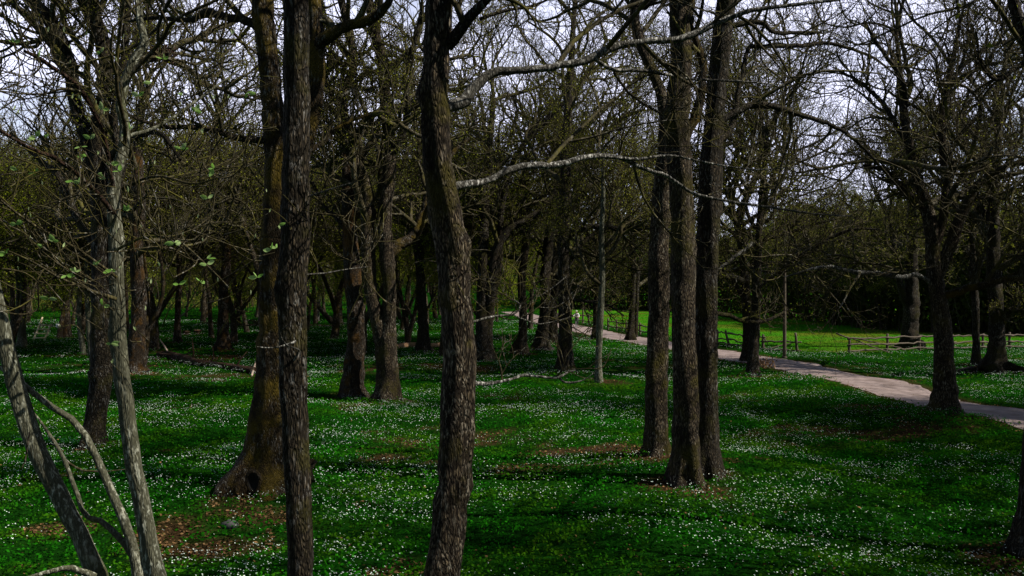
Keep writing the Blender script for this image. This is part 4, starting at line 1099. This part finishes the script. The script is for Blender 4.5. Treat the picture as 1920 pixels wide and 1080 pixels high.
# ------------------------------------------------------------------ undergrowth masses
def mass(name, label, mat, poly, n, hmax, thick, size, stems, seed, stem_m='twig'):
    rng = np.random.RandomState(seed)
    px = rng.uniform(poly[0][0], poly[-1][0], n)
    d0 = np.interp(px, [q[0] for q in poly], [q[1] for q in poly])
    d = d0 + rng.rand(n) * thick
    x = (px - 960) / F * d
    top = hmax * (0.55 + 0.6 * fbm(x * .11 + seed, d * .05, 4) + .25 * (vnoise(x * .6, d * .3) - .5))
    z = gz(x, d) + top * rng.rand(n) ** 0.8
    V, Q, rn = leaf_quads(np.stack([x, d, z], 1), size, rng)
    mbm = MB()
    m = stems
    px = rng.uniform(poly[0][0], poly[-1][0], m); d = np.interp(px, [q[0] for q in poly], [q[1] for q in poly]) + rng.rand(m) * thick * .8
    x = (px - 960) / F * d
    S = np.stack([x, d, gz(x, d) - .1], 1)
    D = np.stack([rng.randn(m) * .18, rng.randn(m) * .18, np.ones(m)], 1)
    p, r = grow(S, D, hmax * (.6 + .6 * rng.rand(m)), (.03 + .04 * rng.rand(m)) * (2.2 if stem_m == 'bgtrunk' else 1), 7, .04 if stem_m == 'bgtrunk' else .1, .02, rng, rmin=.01)
    mbm.tubes(p, r, 3, cap=False)
    a, b, cc, e = spawn(p, r, 6, .25, 1, 40, .35, rng, up=.6)
    p2, r2 = grow(a, b, cc, e, 4, .15, .05, rng, rmin=.01)
    mbm.tubes(p2, r2, 3, cap=False)
    o = mesh_from(name, V, [Q], mat, attrs={'rnd': rn})
    tag(o, label, 'undergrowth', None, 'stuff')
    mbm.build('undergrowth_stems', M[stem_m], o)
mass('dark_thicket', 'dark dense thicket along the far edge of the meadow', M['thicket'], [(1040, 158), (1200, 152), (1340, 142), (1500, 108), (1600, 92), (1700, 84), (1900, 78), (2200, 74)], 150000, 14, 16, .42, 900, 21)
mass('far_woodland', 'brown and olive mass of far bare woodland at left', M['farwood'], [(-500, 170), (300, 190), (700, 215), (1150, 205), (1400, 230)], 120000, 15, 60, .45, 1900, 22, 'bgtrunk')
mass('dark_thicket', 'brown undergrowth low between the far left trunks', M['farwood'], [(-300, 135), (300, 150), (620, 170)], 14000, 2.2, 25, .3, 300, 23)

# ------------------------------------------------------------------ ground cover, litter, flowers
def scatter_ground(n, y0, y1, rng, bias=1.0, x0=-160, x1=2080):
    px = rng.uniform(x0, x1, n)
    py = y0 + (y1 - y0) * rng.rand(n) ** bias
    d = CH * F / (py - YH)
    return (px - 960) / F * d, d

def cover():
    rng = np.random.RandomState(31)
    # shell of leaves: near ones dense in metres, far ones coarser
    parts = []
    for (n, ya, yb, s) in [(240000, 720, 1150, .062), (130000, 610, 740, .10), (30000, 575, 615, .2)]:
        # uniform over ground within the band
        dA, dB = CH * F / (yb - YH), CH * F / (ya - YH)
        u = rng.rand(int(n)); dd = np.sqrt(dA ** 2 + u * (dB ** 2 - dA ** 2))
        px = rng.uniform(-170, 2090, int(n)); x = (px - 960) / F * dd
        parts.append((x, dd, np.full(len(x), s)))
    x = np.concatenate([p[0] for p in parts]); y = np.concatenate([p[1] for p in parts]); s = np.concatenate([p[2] for p in parts])
    lit = litter_mask(x, y); pd = path_dist(x, y); mead = meadow_mask(x, y)
    ok = (rng.rand(len(x)) > lit * .93) & (pd > 1.9 + rng.rand(len(x)) * .8) & (mead < .3)
    x, y, s = x[ok], y[ok], s[ok]
    cl = fbm(x * 1.6, y * 1.6 + 5, 3)
    z = gz(x, y) + 0.02 + (0.03 + 0.22 * sstep(.35, .75, cl)) * rng.rand(len(x)) ** .6
    V, Q, rn = leaf_quads(np.stack([x, y, z], 1), s, rng, up=.45, aspect=.7)
    clr = np.repeat(fbm(x * .35 + 3, y * .35, 3), 4)
    rn = np.clip(rn * .6 + (clr - .35) * 1.1, 0, 1)
    tag(mesh_from('ground_cover', V, [Q], M['cover'], attrs={'rnd': rn}), 'dark green anemone leaves carpeting the woodland floor', 'ground cover', None, 'stuff')
    # dry leaves
    x, y = scatter_ground(150000, 640, 1150, rng)
    lit = litter_mask(x, y); pd = path_dist(x, y)
    ok = ((rng.rand(len(x)) < lit * .75 + .012) & (pd > 1.4)) | ((pd > .9 + .6 * rng.rand(len(x))) & (pd < 2.6) & (rng.rand(len(x)) < .42)) | ((pd < 1.4) & (rng.rand(len(x)) < .05))
    x, y = x[ok], y[ok]
    V, Q, rn = leaf_quads(np.stack([x, y, gz(x, y) + .01 + .03 * rng.rand(len(x))], 1), .07, rng, up=.75)
    tag(mesh_from('leaf_litter', V, [Q], M['litter'], attrs={'rnd': rn ** 1.6}), 'brown dry leaf litter on the bare patches of floor', 'leaf litter', None, 'stuff')
cover()

def flowers():
    rng = np.random.RandomState(41)
    n = 340000
    dA, dB = 11.5, 110.0
    u = rng.rand(n)
    dd = dA + (dB - dA) * u ** 1.35
    px = rng.uniform(-170, 2090, n); x = (px - 960) / F * dd; y = dd
    patch = fbm(x * .42 + 11, y * .42 + 2, 4)
    fine = fbm(x * 2.1, y * 2.1 + 9, 3)
    dens = sstep(.32, .60, patch) ** 1.3 * (.25 + .9 * sstep(.35, .65, fine))
    # thick drifts of flowers in the middle distance, thinner close by
    dens = dens * np.interp(y, [11, 16, 22, 30, 45, 60, 110], [.30, .45, .72, 1.15, 1.0, .8, .6])
    lit = litter_mask(x, y); pd = path_dist(x, y); mead = meadow_mask(x, y)
    dens = dens * (1 - .85 * lit) * (pd > 2.2) * (mead < .25)
    ok = rng.rand(n) < dens * .85
    x, y = x[ok], y[ok]
    m = len(x)
    z = gz(x, y) + .15 + .06 * rng.rand(m)
    C = np.stack([x, y, z], 1)
    # six-petalled heads, tilted towards the light
    nrm = np.stack([SUN_DIR[0] * .35 + rng.randn(m) * .35, SUN_DIR[1] * .35 + rng.randn(m) * .35, np.ones(m)], 1)
    nrm /= np.linalg.norm(nrm, axis=1, keepdims=True)
    a = np.cross(nrm, rng.randn(m, 3)); a /= np.linalg.norm(a, axis=1, keepdims=True); b = np.cross(nrm, a)
    R = (.009 + .010 * rng.rand(m)) * np.interp(y, [11, 30, 60, 110], [1, 1.05, 1.4, 2.0])
    k = 12; ang = np.arange(k) * 2 * math.pi / k
    rr = np.where(np.arange(k) % 2 == 0, 1.0, .45)
    ring = C[:, None] + R[:, None, None] * rr[None, :, None] * (np.cos(ang)[None, :, None] * a[:, None] + np.sin(ang)[None, :, None] * b[:, None]) + nrm[:, None] * (R * .25)[:, None, None]
    V = np.concatenate([C[:, None], ring], 1).reshape(-1, 3)
    base = np.arange(m)[:, None] * (k + 1)
    T = np.stack([np.repeat(base, k, 1), base + 1 + np.arange(k)[None], base + 1 + (np.arange(k)[None] + 1) % k], -1).reshape(-1, 3)
    tag(mesh_from('white_anemones', V, [T], M['petal'], attrs={'rnd': np.repeat(rng.rand(m), k + 1)}), 'countless small white wood anemone flowers over the green floor', 'flowers', None, 'stuff')
flowers()

def meadow_grass():
    rng = np.random.RandomState(51)
    n = 90000
    dd = 50 + 90 * rng.rand(n) ** 1.3
    px = rng.uniform(1000, 2080, n); x = (px - 960) / F * dd; y = dd
    ok = (meadow_mask(x, y) > .4)
    x, y = x[ok], y[ok]; m = len(x)
    h = .05 + .05 * rng.rand(m); a = rng.rand(m) * 6.28; w = .03
    z = gz(x, y)
    V = np.stack([np.stack([x - np.cos(a) * w, y - np.sin(a) * w, z - .01], 1), np.stack([x + np.cos(a) * w, y + np.sin(a) * w, z - .01], 1), np.stack([x + rng.randn(m) * .05, y + rng.randn(m) * .05, z + h], 1)], 1).reshape(-1, 3)
    mg = leafmat('meadow_grass_blades', (0.022, 0.12, 0.005), (0.05, 0.19, 0.008), (0.08, 0.11, 0.011), trans=.3, nscale=.09)
    tag(mesh_from('meadow_grass', V, [np.arange(m * 3).reshape(-1, 3)], mg, attrs={'rnd': np.repeat(rng.rand(m), 3)}), 'short bright green grass of the open meadow behind the fence', 'grass', None, 'stuff')
meadow_grass()

# ------------------------------------------------------------------ rustic rail fences
def rustic_fence(label, posts, rails, extras=(), group=None):
    """posts: (px, py_base, height m, lean); rails: (post i, post j, z0, z1)"""
    g = [G(p[0], p[1]) for p in posts]
    root = empty('rail_fence', (g[0][0], g[0][1], float(gz(g[0][0], g[0][1]))))
    o = np.array(root.location)
    tag(root, label, 'fence', group)
    zs = [float(gz(a[0], a[1])) for a in g]
    for a, z, p in zip(g, zs, posts):
        mb = MB(); b = np.array([a[0], a[1], z - .2]) - o
        mb.bar(b, b + [p[3] * p[2], 0, p[2] + .2], .10, .08, sides=8, n=6, wob=.012)
        mb.build('post', M['rail'], root, smooth=True)
    for (i, j, z0, z1) in rails:
        mb = MB(); a = g[i] - o; b = g[j] - o; a[2] = zs[i] + z0 - o[2]; b[2] = zs[j] + z1 - o[2]
        v = b - a; L = np.linalg.norm(v); u = v / L
        mb.bar(a - u * .2 + [0, -.07, 0], b + u * .25 + [0, -.07, 0], .062, .05, sides=7, n=9, wob=.035)
        mb.build('rail', M['rail'], root, smooth=True)
    for (pa, pb, r) in extras:      # pixel, height above ground at the fence depth
        mb = MB(); mb.bar(np.array(pa) - o, np.array(pb) - o, r, r * .6, sides=7, n=8, wob=.02)
        mb.build('brace', M['rail'], root, smooth=True)
    return root
def FP(px, py, d): return P(px, py, d)
d1 = GD(662)
rustic_fence('rustic rail fence with a long diagonal pole, right of the gap into the meadow',
             [(1593, 663, 1.05, 0), (1664, 661, 1.25, 0), (1724, 658, 1.1, 0), (1786, 657, 1.1, 0), (1842, 656, 1.15, .05), (1893, 655, 1.2, 0), (1950, 654, 1.1, 0)],
             [(i, i + 1, z, z + .02) for i in range(6) for z in (.18, .56, .98)],
             [(FP(1568, 625, d1 - .2), FP(1678, 665, d1 - .3), .05), (FP(1600, 634, d1 + .2), FP(1690, 652, d1 + .2), .045)])
rustic_fence('crooked rail fence section with a slipped rail, left of the gap into the meadow',
             [(1345, 650, 1.25, 0), (1368, 650, 1.2, -.25), (1394, 652, 1.1, .05), (1431, 657, 1.1, 0), (1495, 660, 1.3, -.1)],
             [(0, 1, 1.05, .98), (1, 2, .95, .85), (0, 1, .6, .55), (1, 2, .55, .35), (0, 2, .3, .2), (2, 3, .8, .9), (3, 4, .62, .68), (3, 4, .12, .10)],
             [(FP(1432, 632, GD(657) - .1), FP(1440, 645, GD(657) - .3), .05), (FP(1440, 654, GD(658)), FP(1494, 641, GD(658)), .05)])
rustic_fence('short rail fence between the path and meadow beside the twin stemmed tree',
             [(1140, 618, 1.15, 0), (1156, 620, 1.1, 0), (1174, 623, 1.1, 0), (1200, 628, 1.1, 0), (1230, 634, 1.1, 0)],
             [(i, i + 1, z, z) for i in range(4) for z in (.35, .85)])
rustic_fence('distant rail fence beside the path just right of the cyclist',
             [(1046, 606, 1.2, 0), (1063, 606, 1.2, 0), (1083, 606, 1.2, 0), (1104, 609, 1.2, 0), (1125, 614, 1.2, 0)],
             [(i, i + 1, z, z) for i in range(4) for z in (.4, .95)])

# ------------------------------------------------------------------ poles
def pole(name, label, px, py, ytop, w, cat, m='rail', cap=True):
    g = G(px, py); g[2] = float(gz(g[0], g[1]))
    h = P(px, ytop, g[1])[2] - g[2]
    root = empty(name, g); tag(root, label, cat)
    mb = MB(); mb.bar((0, 0, -.3), (0, 0, h), w / 2, w / 2 * .75, sides=12, n=10, wob=0.0); mb.build('shaft', M[m], root, smooth=True)
    if cap:
        mb = MB(); mb.bar((0, 0, h), (0, 0, h + .05), w / 2 * .95, w / 2 * .5, sides=12, n=3); mb.build('cap', M[m], root, smooth=True)
        mb = MB(); mb.bar((0, 0, -.05), (0, 0, .12), w / 2 * 1.5, w / 2 * 1.3, sides=12, n=3); mb.build('collar', M[m], root, smooth=True)
pole('wooden_pole', 'tall thin dark wooden pole standing in front of the left fence section', 1471, 671, 495, .24, 'pole')
pole('wooden_pole', 'thin grey pole beside the path just right of the cyclist', 1093, 606, 562, .22, 'pole')

# leaning dead pole
def leaning():
    a = G(628, 608); a[2] = 0
    root = empty('dead_tree_pole', a); tag(root, 'dead branchless pole leaning left against a neighbouring trunk', 'dead tree')
    mb = MB(); q = [(628, 609, 12), (612, 592, 10), (595, 572, 9), (575, 548, 8), (560, 530, 7)]
    p = np.array([[*(P(u[0], u[1], a[1]) - a), u[2] * a[1] / F / 2] for u in q]); c = catmull(p, 24)
    mb.tubes(c[:, :3], c[:, 3], 10, lump=.1, cap=False); mb.build('trunk', M['oak'], root, smooth=True)
    mb = MB(); S, D, L, R = spawn(c[None, :, :3], c[None, :, 3], 6, .2, 1, 60, .12, RS); p, r = grow(S, D, L, R * .4, 5, .15, .02, RS); mb.tubes(p[:1], r[:1], 4); mb.build('branch_stub', M['oak'], root)
leaning()

# ------------------------------------------------------------------ fallen logs and branches
def log(name, label, pts, mat, group=None, dz=0.0, stubs=0, cat='log', ends=()):
    """pts: (px, py, w) lying on the ground; py = the middle line of the log"""
    g0 = G(pts[0][0], pts[0][1]); g0[2] = float(gz(g0[0], g0[1]))
    root = empty(name, g0); tag(root, label, cat, group)
    pp = []
    for (px, py, w, *zz) in pts:
        d = GD(py); r = w * d / F / 2; g = G(px, py)
        pp.append([g[0] - g0[0], g[1] - g0[1], float(gz(g[0], g[1])) - g0[2] + r * .8 + (zz[0] if zz else 0), r])
    pp = np.array(pp); c = catmull(pp, max(16, len(pts) * 8)); rng = np.random.RandomState(len(label))
    c = np.concatenate([[c[0]], c, [c[-1]]]); c[0, 3] = .01; c[-1, 3] = .01
    mb = MB(); mb.tubes(c[:, :3], c[:, 3], 14, lump=.12, rng=rng, cap=False); mb.build('trunk' if cat == 'log' else 'stem', M[mat], root, smooth=True)
    if stubs:
        S, D, L, R = spawn(c[None, 1:-1, :3], c[None, 1:-1, 3], stubs, .1, 1, 60, .16, rng, up=1.2); p, r = grow(S, D, np.clip(L, .2, 1.4), R * .6, 6, .2, .02, rng); 
        
        for k_ in range(len(p)):
            mb = MB(); mb.tubes(p[k_:k_ + 1], r[k_:k_ + 1], 5, cap=False); mb.build('branch_stub', M[mat], root)
    return root
log('fallen_log', 'long rotten brown log lying on the flowers left of the mossy tree', [(298, 668, 10), (318, 670, 13), (340, 680, 15), (370, 687, 13), (400, 688, 10), (440, 692, 13), (478, 697, 14)], 'log', stubs=5)
log('fallen_branch', 'bleached broken branch propped against the end of the rotten log', [(472, 702, 4), (477, 693, 4, .2), (483, 686, 3, .4)], 'bonewood', cat='branch')
log('fallen_branch', 'pale broken branch sticking up at the left end of the rotten log', [(315, 668, 3, .2), (308, 658, 3, .3), (300, 650, 2, .5)], 'bonewood', cat='branch')
log('fallen_log', 'pale orange barkless log lying behind the straight dark trunk', [(715, 655, 7), (745, 653, 9), (772, 651, 11), (800, 652, 9), (832, 650, 9)], 'barelog')
log('fallen_branch', 'pale bent branch lying at the foot of the flared oak by the right edge', [(1880, 705, 3), (1890, 700, 4, .1), (1903, 699, 4, .15), (1918, 703, 3)], 'bonewood', cat='branch')
log('fallen_log', 'thin dark log stretching across the floor behind the slender mossy tree', [(425, 613, 4), (470, 612, 5), (520, 611, 5), (570, 612, 4), (640, 613, 4)], 'log', stubs=6)

def brushpile():
    rng = np.random.RandomState(9)
    g = G(455, 611); root = empty('brush_pile', g); tag(root, 'heap of cut branches lying between the slender mossy tree and big mossy tree', 'brush pile')
    m = 60
    S = np.stack([rng.uniform(-3.5, 3.5, m), rng.uniform(-1, 1, m), .1 + rng.rand(m) * .5], 1)
    D = np.stack([rng.choice([-1, 1], m), rng.randn(m) * .3, rng.randn(m) * .15], 1)
    p, r = grow(S, D, rng.uniform(1, 3, m), .02 + .03 * rng.rand(m), 6, .1, -.01, rng)
    mb = MB(); mb.tubes(p, r, 5, cap=False); mb.build('branches', M['log'], root, smooth=True)
brushpile()
def stump(px, py, r, h, label):
    g = G(px, py); root = empty('tree_stump', g); tag(root, label, 'stump')
    mb = MB(); z = np.linspace(-.1, h, 7); mb.tubes(np.stack([z * 0, z * 0, z], 1), r * (1 + .5 * np.exp(-np.maximum(z, 0) / .1)), 16, lump=.12, cap=False); mb.build('bark', M['log'], root, smooth=True)
    n = 16; a = np.arange(n) * 2 * math.pi / n; V = np.concatenate([[[0, 0, h - .02]], np.stack([np.cos(a) * r * .95, np.sin(a) * r * .95, np.full(n, h - .01)], 1)])
    mb = MB(); mb.add(V, None, [[0, 1 + k, 1 + (k + 1) % n] for k in range(n)]); mb.build('cut_top', M['barelog'], root)
stump(350, 628, .32, .35, 'left one of two low brown stumps left of the slender mossy tree')
stump(371, 627, .36, .4, 'right one of two low brown stumps left of the slender mossy tree')
# stone in front of the mossy tree
def stone():
    g = G(432, 985); root = g
    rng = np.random.RandomState(3); n, k = 10, 16; V = []
    for i in range(n):
        ph = math.pi * i / (n - 1)
        for j in range(k):
            a = 2 * math.pi * j / k
            r = 1 + .12 * math.sin(3 * a + i) + .08 * math.sin(2 * ph * 3 + j)
            V.append([.17 * r * math.sin(ph) * math.cos(a), .13 * r * math.sin(ph) * math.sin(a), .09 * r * math.cos(ph) + .03])
    Q = [[i * k + j, (i + 1) * k + j, (i + 1) * k + (j + 1) % k, i * k + (j + 1) % k] for i in range(n - 1) for j in range(k)]
    mb = MB(); mb.add(V, Q); o = mb.build('field_stone', M['stone'], None, smooth=True)
    o.location = (g[0], g[1], float(gz(g[0], g[1]))); tag(o, 'small grey stone on the brown leaves before the mossy tree', 'stone')
stone()
# clump of dead leaves caught in the branches
def clump():
    rng = np.random.RandomState(8)
    c = P(303, 101, 19.0)
    C = rng.randn(900, 3) * [.12, .09, .07]
    V, Q, rn = leaf_quads(C, .07, rng)
    o = mesh_from('dead_leaf_clump', V, [Q], M['nest'], attrs={'rnd': rn}); o.location = tuple(c)
    tag(o, 'dark reddish brown clump of dead leaves caught high in the branches at left', 'leaf clump')
clump()
# orange tuft of dry fern by the slim trunk
def fern():
    rng = np.random.RandomState(18)
    g = G(1430, 692); root = empty('dry_fern', g); tag(root, 'orange brown tuft of dry fern beside the slim trunk by the path', 'plant')
    m = 70; S = rng.randn(m, 3) * [.2, .2, 0]; a = rng.rand(m) * 6.28
    p, r = grow(S, np.stack([np.cos(a) * .6, np.sin(a) * .6, np.ones(m)], 1), rng.uniform(.4, .95, m), np.full(m, .012), 6, .08, -.12, rng, rmin=.004)
    mb = MB(); mb.tubes(p, r, 3, cap=False); mb.build('stalks', M['barelog'], root)
    V, Q, rn = leaf_quads(p[:, 1:].reshape(-1, 3), .11, rng); mesh_from('fronds', V, [Q], M['litter'], root, attrs={'rnd': rn})
fern()

# ------------------------------------------------------------------ stile and number tag
def stile():
    g = G(78, 638); g[2] = float(gz(g[0], g[1])); root = empty('wooden_stile', g, 0); tag(root, 'pale wooden ladder stile with four steps among the trees at far left', 'stile')
    s = g[1] / F
    def L(px, py, dy=0.0): return np.array([(px - 78) * s, dy, (638 - py) * s])
    for (a, b) in [((66, 638, -.3), (77, 595, .25)), ((86, 639, -.3), (94, 608, .15))]:
        mb = MB(); mb.bar(L(*a), L(*b), .075, .07, sides=8); mb.build('side_rail', M['palewood'], root, smooth=True)
    for (xa, xb, y, dy) in [(66, 87, 633, -.25), (68, 88.5, 625, -.15), (71, 91, 617, -.03), (73, 94, 609.5, .1)]:
        mb = MB(); a, b = L(xa, y, dy), L(xb, y, dy); c = (a + b) / 2; mb.box(c, (b[0] - a[0], .2, .09)); mb.build('step', M['palewood'], root)
    for (a, b) in [((74, 609, .5), (68.5, 596, .6)), ((92, 612, .5), (88.5, 596, .6)), ((94, 610, .5), (96, 598, .6)), ((60, 636, .4), (60, 612, .4))]:
        mb = MB(); mb.bar(L(*a), L(*b), .03, .025, sides=6); mb.build('fence_pole', M['rail'], root, smooth=True)
stile()
def number_tag():
    g = G(108, 634); g[2] = float(gz(g[0], g[1])); root = empty('trail_marker', g); tag(root, 'small white number plate on a thin post right of the wooden stile', 'marker')
    s = g[1] / F; h = (634 - 611) * s
    mb = MB(); mb.bar((0, 0.04, -.2), (0, 0.04, h + .1), .03, .03, sides=8); mb.build('post', M['rail'], root)
    mb = MB(); mb.box((0, -.01, h), (.26, .03, .34)); pl = mb.build('plate', M['white'], root)
    mb = MB(); mb.box((.02, -.030, h), (.05, .012, .2)); mb.box((-.01, -.030, h + .07), (.04, .010, .04)); mb.build('numeral', M['blackp'], pl)
number_tag()

# ------------------------------------------------------------------ cyclist
def cyclist():
    g = G(1081, 614.5); g[2] = float(gz(g[0], g[1])) + .04
    rz = math.radians(168)      # rides towards the camera, slightly to the right
    Mb = simple('bicycle_black_paint', (0.03, 0.03, 0.032), rough=.4)
    rubber = simple('tyre_rubber', (0.02, 0.02, 0.02)); metal = simple('bare_metal', (.45, .45, .45), rough=.4, var=.1)
    bike = empty('bicycle', g, rz); tag(bike, 'bicycle ridden along the path by the person in white', 'bicycle')
    # local: y forward
    wr = .33
    for y in (-.5, .52):
        a = np.linspace(0, 2 * math.pi, 33)
        c = np.stack([a * 0, y + np.cos(a) * wr, wr + np.sin(a) * wr], 1)
        mb = MB(); mb.tubes(c, np.full(33, .022), 8, cap=False); w = mb.build('wheel', rubber, bike, smooth=True)
        c2 = np.stack([a * 0, y + np.cos(a) * (wr - .03), wr + np.sin(a) * (wr - .03)], 1)
        mb = MB(); mb.tubes(c2, np.full(33, .010), 6, cap=False); mb.build('rim', metal, w, smooth=True)
        mb = MB()
        for k in range(14):
            t = 2 * math.pi * k / 14; mb.bar((0, y, wr), (0, y + math.cos(t) * (wr - .03), wr + math.sin(t) * (wr - .03)), .003, sides=3, n=2)
        mb.build('spokes', metal, w)
    mb = MB()
    BB = (0, -.05, .28); ST = (0, -.2, .85); HT = (0, .36, .9); HB = (0, .4, .68)
    for a, b in [(BB, ST), (BB, HB), (ST, HT), (HT, HB)]: mb.bar(a, b, .018, sides=8)
    for sx in (-.05, .05):
        mb.bar((sx, -.5, wr), (sx * .5, -.05, .28), .011, sides=6); mb.bar((sx, -.5, wr), (sx * .4, -.18, .8), .011, sides=6); mb.bar((sx, .52, wr), (sx, .41, .68), .014, sides=6)
    mb.build('frame', Mb, bike, smooth=True)
    mb = MB(); mb.bar((-.3, .36, 1.02), (.3, .36, 1.02), .014, sides=8); mb.bar((0, .36, .88), (0, .36, 1.02), .016, sides=8); mb.build('handlebar', Mb, bike, smooth=True)
    mb = MB(); mb.box((0, -.24, .95), (.15, .27, .05), taper=.8); mb.bar((0, -.2, .84), (0, -.22, .94), .014); mb.build('saddle', Mb, bike)
    mb = MB(); mb.bar((-.09, -.05, .28), (-.09, .06, .16), .01); mb.bar((.09, -.05, .28), (.09, -.16, .4), .01); mb.box((-.14, .07, .15), (.1, .09, .02)); mb.box((.14, -.17, .41), (.1, .09, .02)); mb.build('cranks', metal, bike)
    # body, seated and leaning on the bar
    J = {'pel': (0, -.22, 1.0, .135), 'bel': (0, -.16, 1.15, .135), 'che': (0, -.05, 1.34, .15), 'neck': (0, .02, 1.5, .06), 'head': (0, .07, 1.6, .085), 'top': (0, .06, 1.70, .085),
         'sl': (-.17, 0, 1.42, .065), 'sr': (.17, 0, 1.42, .065), 'el': (-.29, .14, 1.2, .045), 'er': (.29, .14, 1.2, .045), 'hl': (-.27, .34, 1.06, .032), 'hr': (.27, .34, 1.06, .032),
         'tl': (-.11, -.18, .96, .095), 'trr': (.11, -.18, .96, .095), 'kl': (-.13, .22, .62, .062), 'kr': (.13, .17, .78, .062), 'al': (-.14, .03, .24, .042), 'ar': (.14, -.16, .5, .042), 'fl': (-.14, .15, .19, .035), 'fr': (.14, -.03, .46, .035)}
    E = [('pel', 'bel'), ('bel', 'che'), ('che', 'neck'), ('neck', 'head'), ('head', 'top'), ('che', 'sl'), ('che', 'sr'), ('sl', 'el'), ('sr', 'er'), ('el', 'hl'), ('er', 'hr'), ('pel', 'tl'), ('pel', 'trr'), ('tl', 'kl'), ('trr', 'kr'), ('kl', 'al'), ('kr', 'ar'), ('al', 'fl'), ('ar', 'fr')]
    def skin(name, J, E, mat, parent, rootk, sub=2, grow_=1.0):
        keys = []
        for e in E:
            for k in e:
                if k not in keys: keys.append(k)
        me = bpy.data.meshes.new(name); me.from_pydata([J[k][:3] for k in keys], [(keys.index(a), keys.index(b)) for a, b in E], [])
        o = bpy.data.objects.new(name, me); COL.objects.link(o); o.parent = parent
        sm = o.modifiers.new('skin', 'SKIN'); sm.use_smooth_shade = True
        if not me.skin_vertices: 
            bpy.context.view_layer.objects.active = o
            bpy.ops.mesh.customdata_skin_add()
        for i, k in enumerate(keys):
            me.skin_vertices[0].data[i].radius = (J[k][3] * grow_, J[k][3] * grow_); me.skin_vertices[0].data[i].use_root = (k == rootk)
        o.modifiers.new('sub', 'SUBSURF').levels = sub; o.modifiers['sub'].render_levels = sub
        me.materials.append(mat); return o
    skinm = simple('skin', (.42, .25, .18), var=.05); shirt = simple('white_jacket_cloth', (.8, .8, .8), var=.04); trous = simple('dark_trousers_cloth', (.035, .035, .04)); hel = simple('pale_green_helmet', (.75, .8, .62), var=.05)
    per = empty('person', g, rz); tag(per, 'cyclist in a white jacket, helmet and dark trousers riding along the path', 'person')
    skin('body', J, E, skinm, per, 'pel')
    skin('jacket', {**J, 'hl': (-.272, .30, 1.08, .034), 'hr': (.272, .30, 1.08, .034), 'neck': (0, .01, 1.46, .07)}, [('pel', 'bel'), ('bel', 'che'), ('che', 'neck'), ('che', 'sl'), ('che', 'sr'), ('sl', 'el'), ('sr', 'er'), ('el', 'hl'), ('er', 'hr')], shirt, per, 'pel', grow_=1.16)
    skin('trousers', J, [('pel', 'tl'), ('pel', 'trr'), ('tl', 'kl'), ('trr', 'kr'), ('kl', 'al'), ('kr', 'ar')], trous, per, 'pel', grow_=1.15)
    for sx, k in ((-1, 'hl'), (1, 'hr')):       # fingers round the grip
        mb = MB(); h = np.array(J[k][:3])
        for f in range(4):
            a = np.linspace(0, 4.2, 7); c = np.stack([np.full(7, h[0] + (f - 1.5) * .02), .36 + np.sin(a) * .028, 1.02 + np.cos(a) * .028], 1); mb.tubes(c, np.full(7, .009), 6, cap=False)
        c = np.array([h + [-sx * .03, 0, 0], [h[0] - sx * .05, .35, 1.03], [h[0] - sx * .05, .385, 1.0]]); mb.tubes(c, np.array([.011, .010, .008]), 6, cap=False)
        mb.build('fingers', skinm, per, smooth=True)
    # helmet: a dome with a rim, nose and eyes under it
    n, k = 7, 16; V = []
    for i in range(n):
        ph = math.pi / 2 * i / (n - 1)
        for j in range(k):
            a = 2 * math.pi * j / k; V.append([.105 * math.cos(ph) * math.cos(a), .065 + .135 * math.cos(ph) * math.sin(a), 1.68 + .11 * math.sin(ph)])
    Q = [[i * k + j, i * k + (j + 1) % k, (i + 1) * k + (j + 1) % k, (i + 1) * k + j] for i in range(n - 1) for j in range(k)]
    mb = MB(); mb.add(V, Q); mb.build('helmet', hel, per, smooth=True)
    mb = MB(); mb.bar((0, .15, 1.65), (0, .175, 1.615), .011, .015, sides=6); mb.build('nose', skinm, per, smooth=True)
    mb = MB()
    for sx in (-.03, .03): mb.bar((sx, .14, 1.655), (sx, .152, 1.655), .011, sides=8)
    mb.build('eyes', M['blackp'], per)
cyclist()
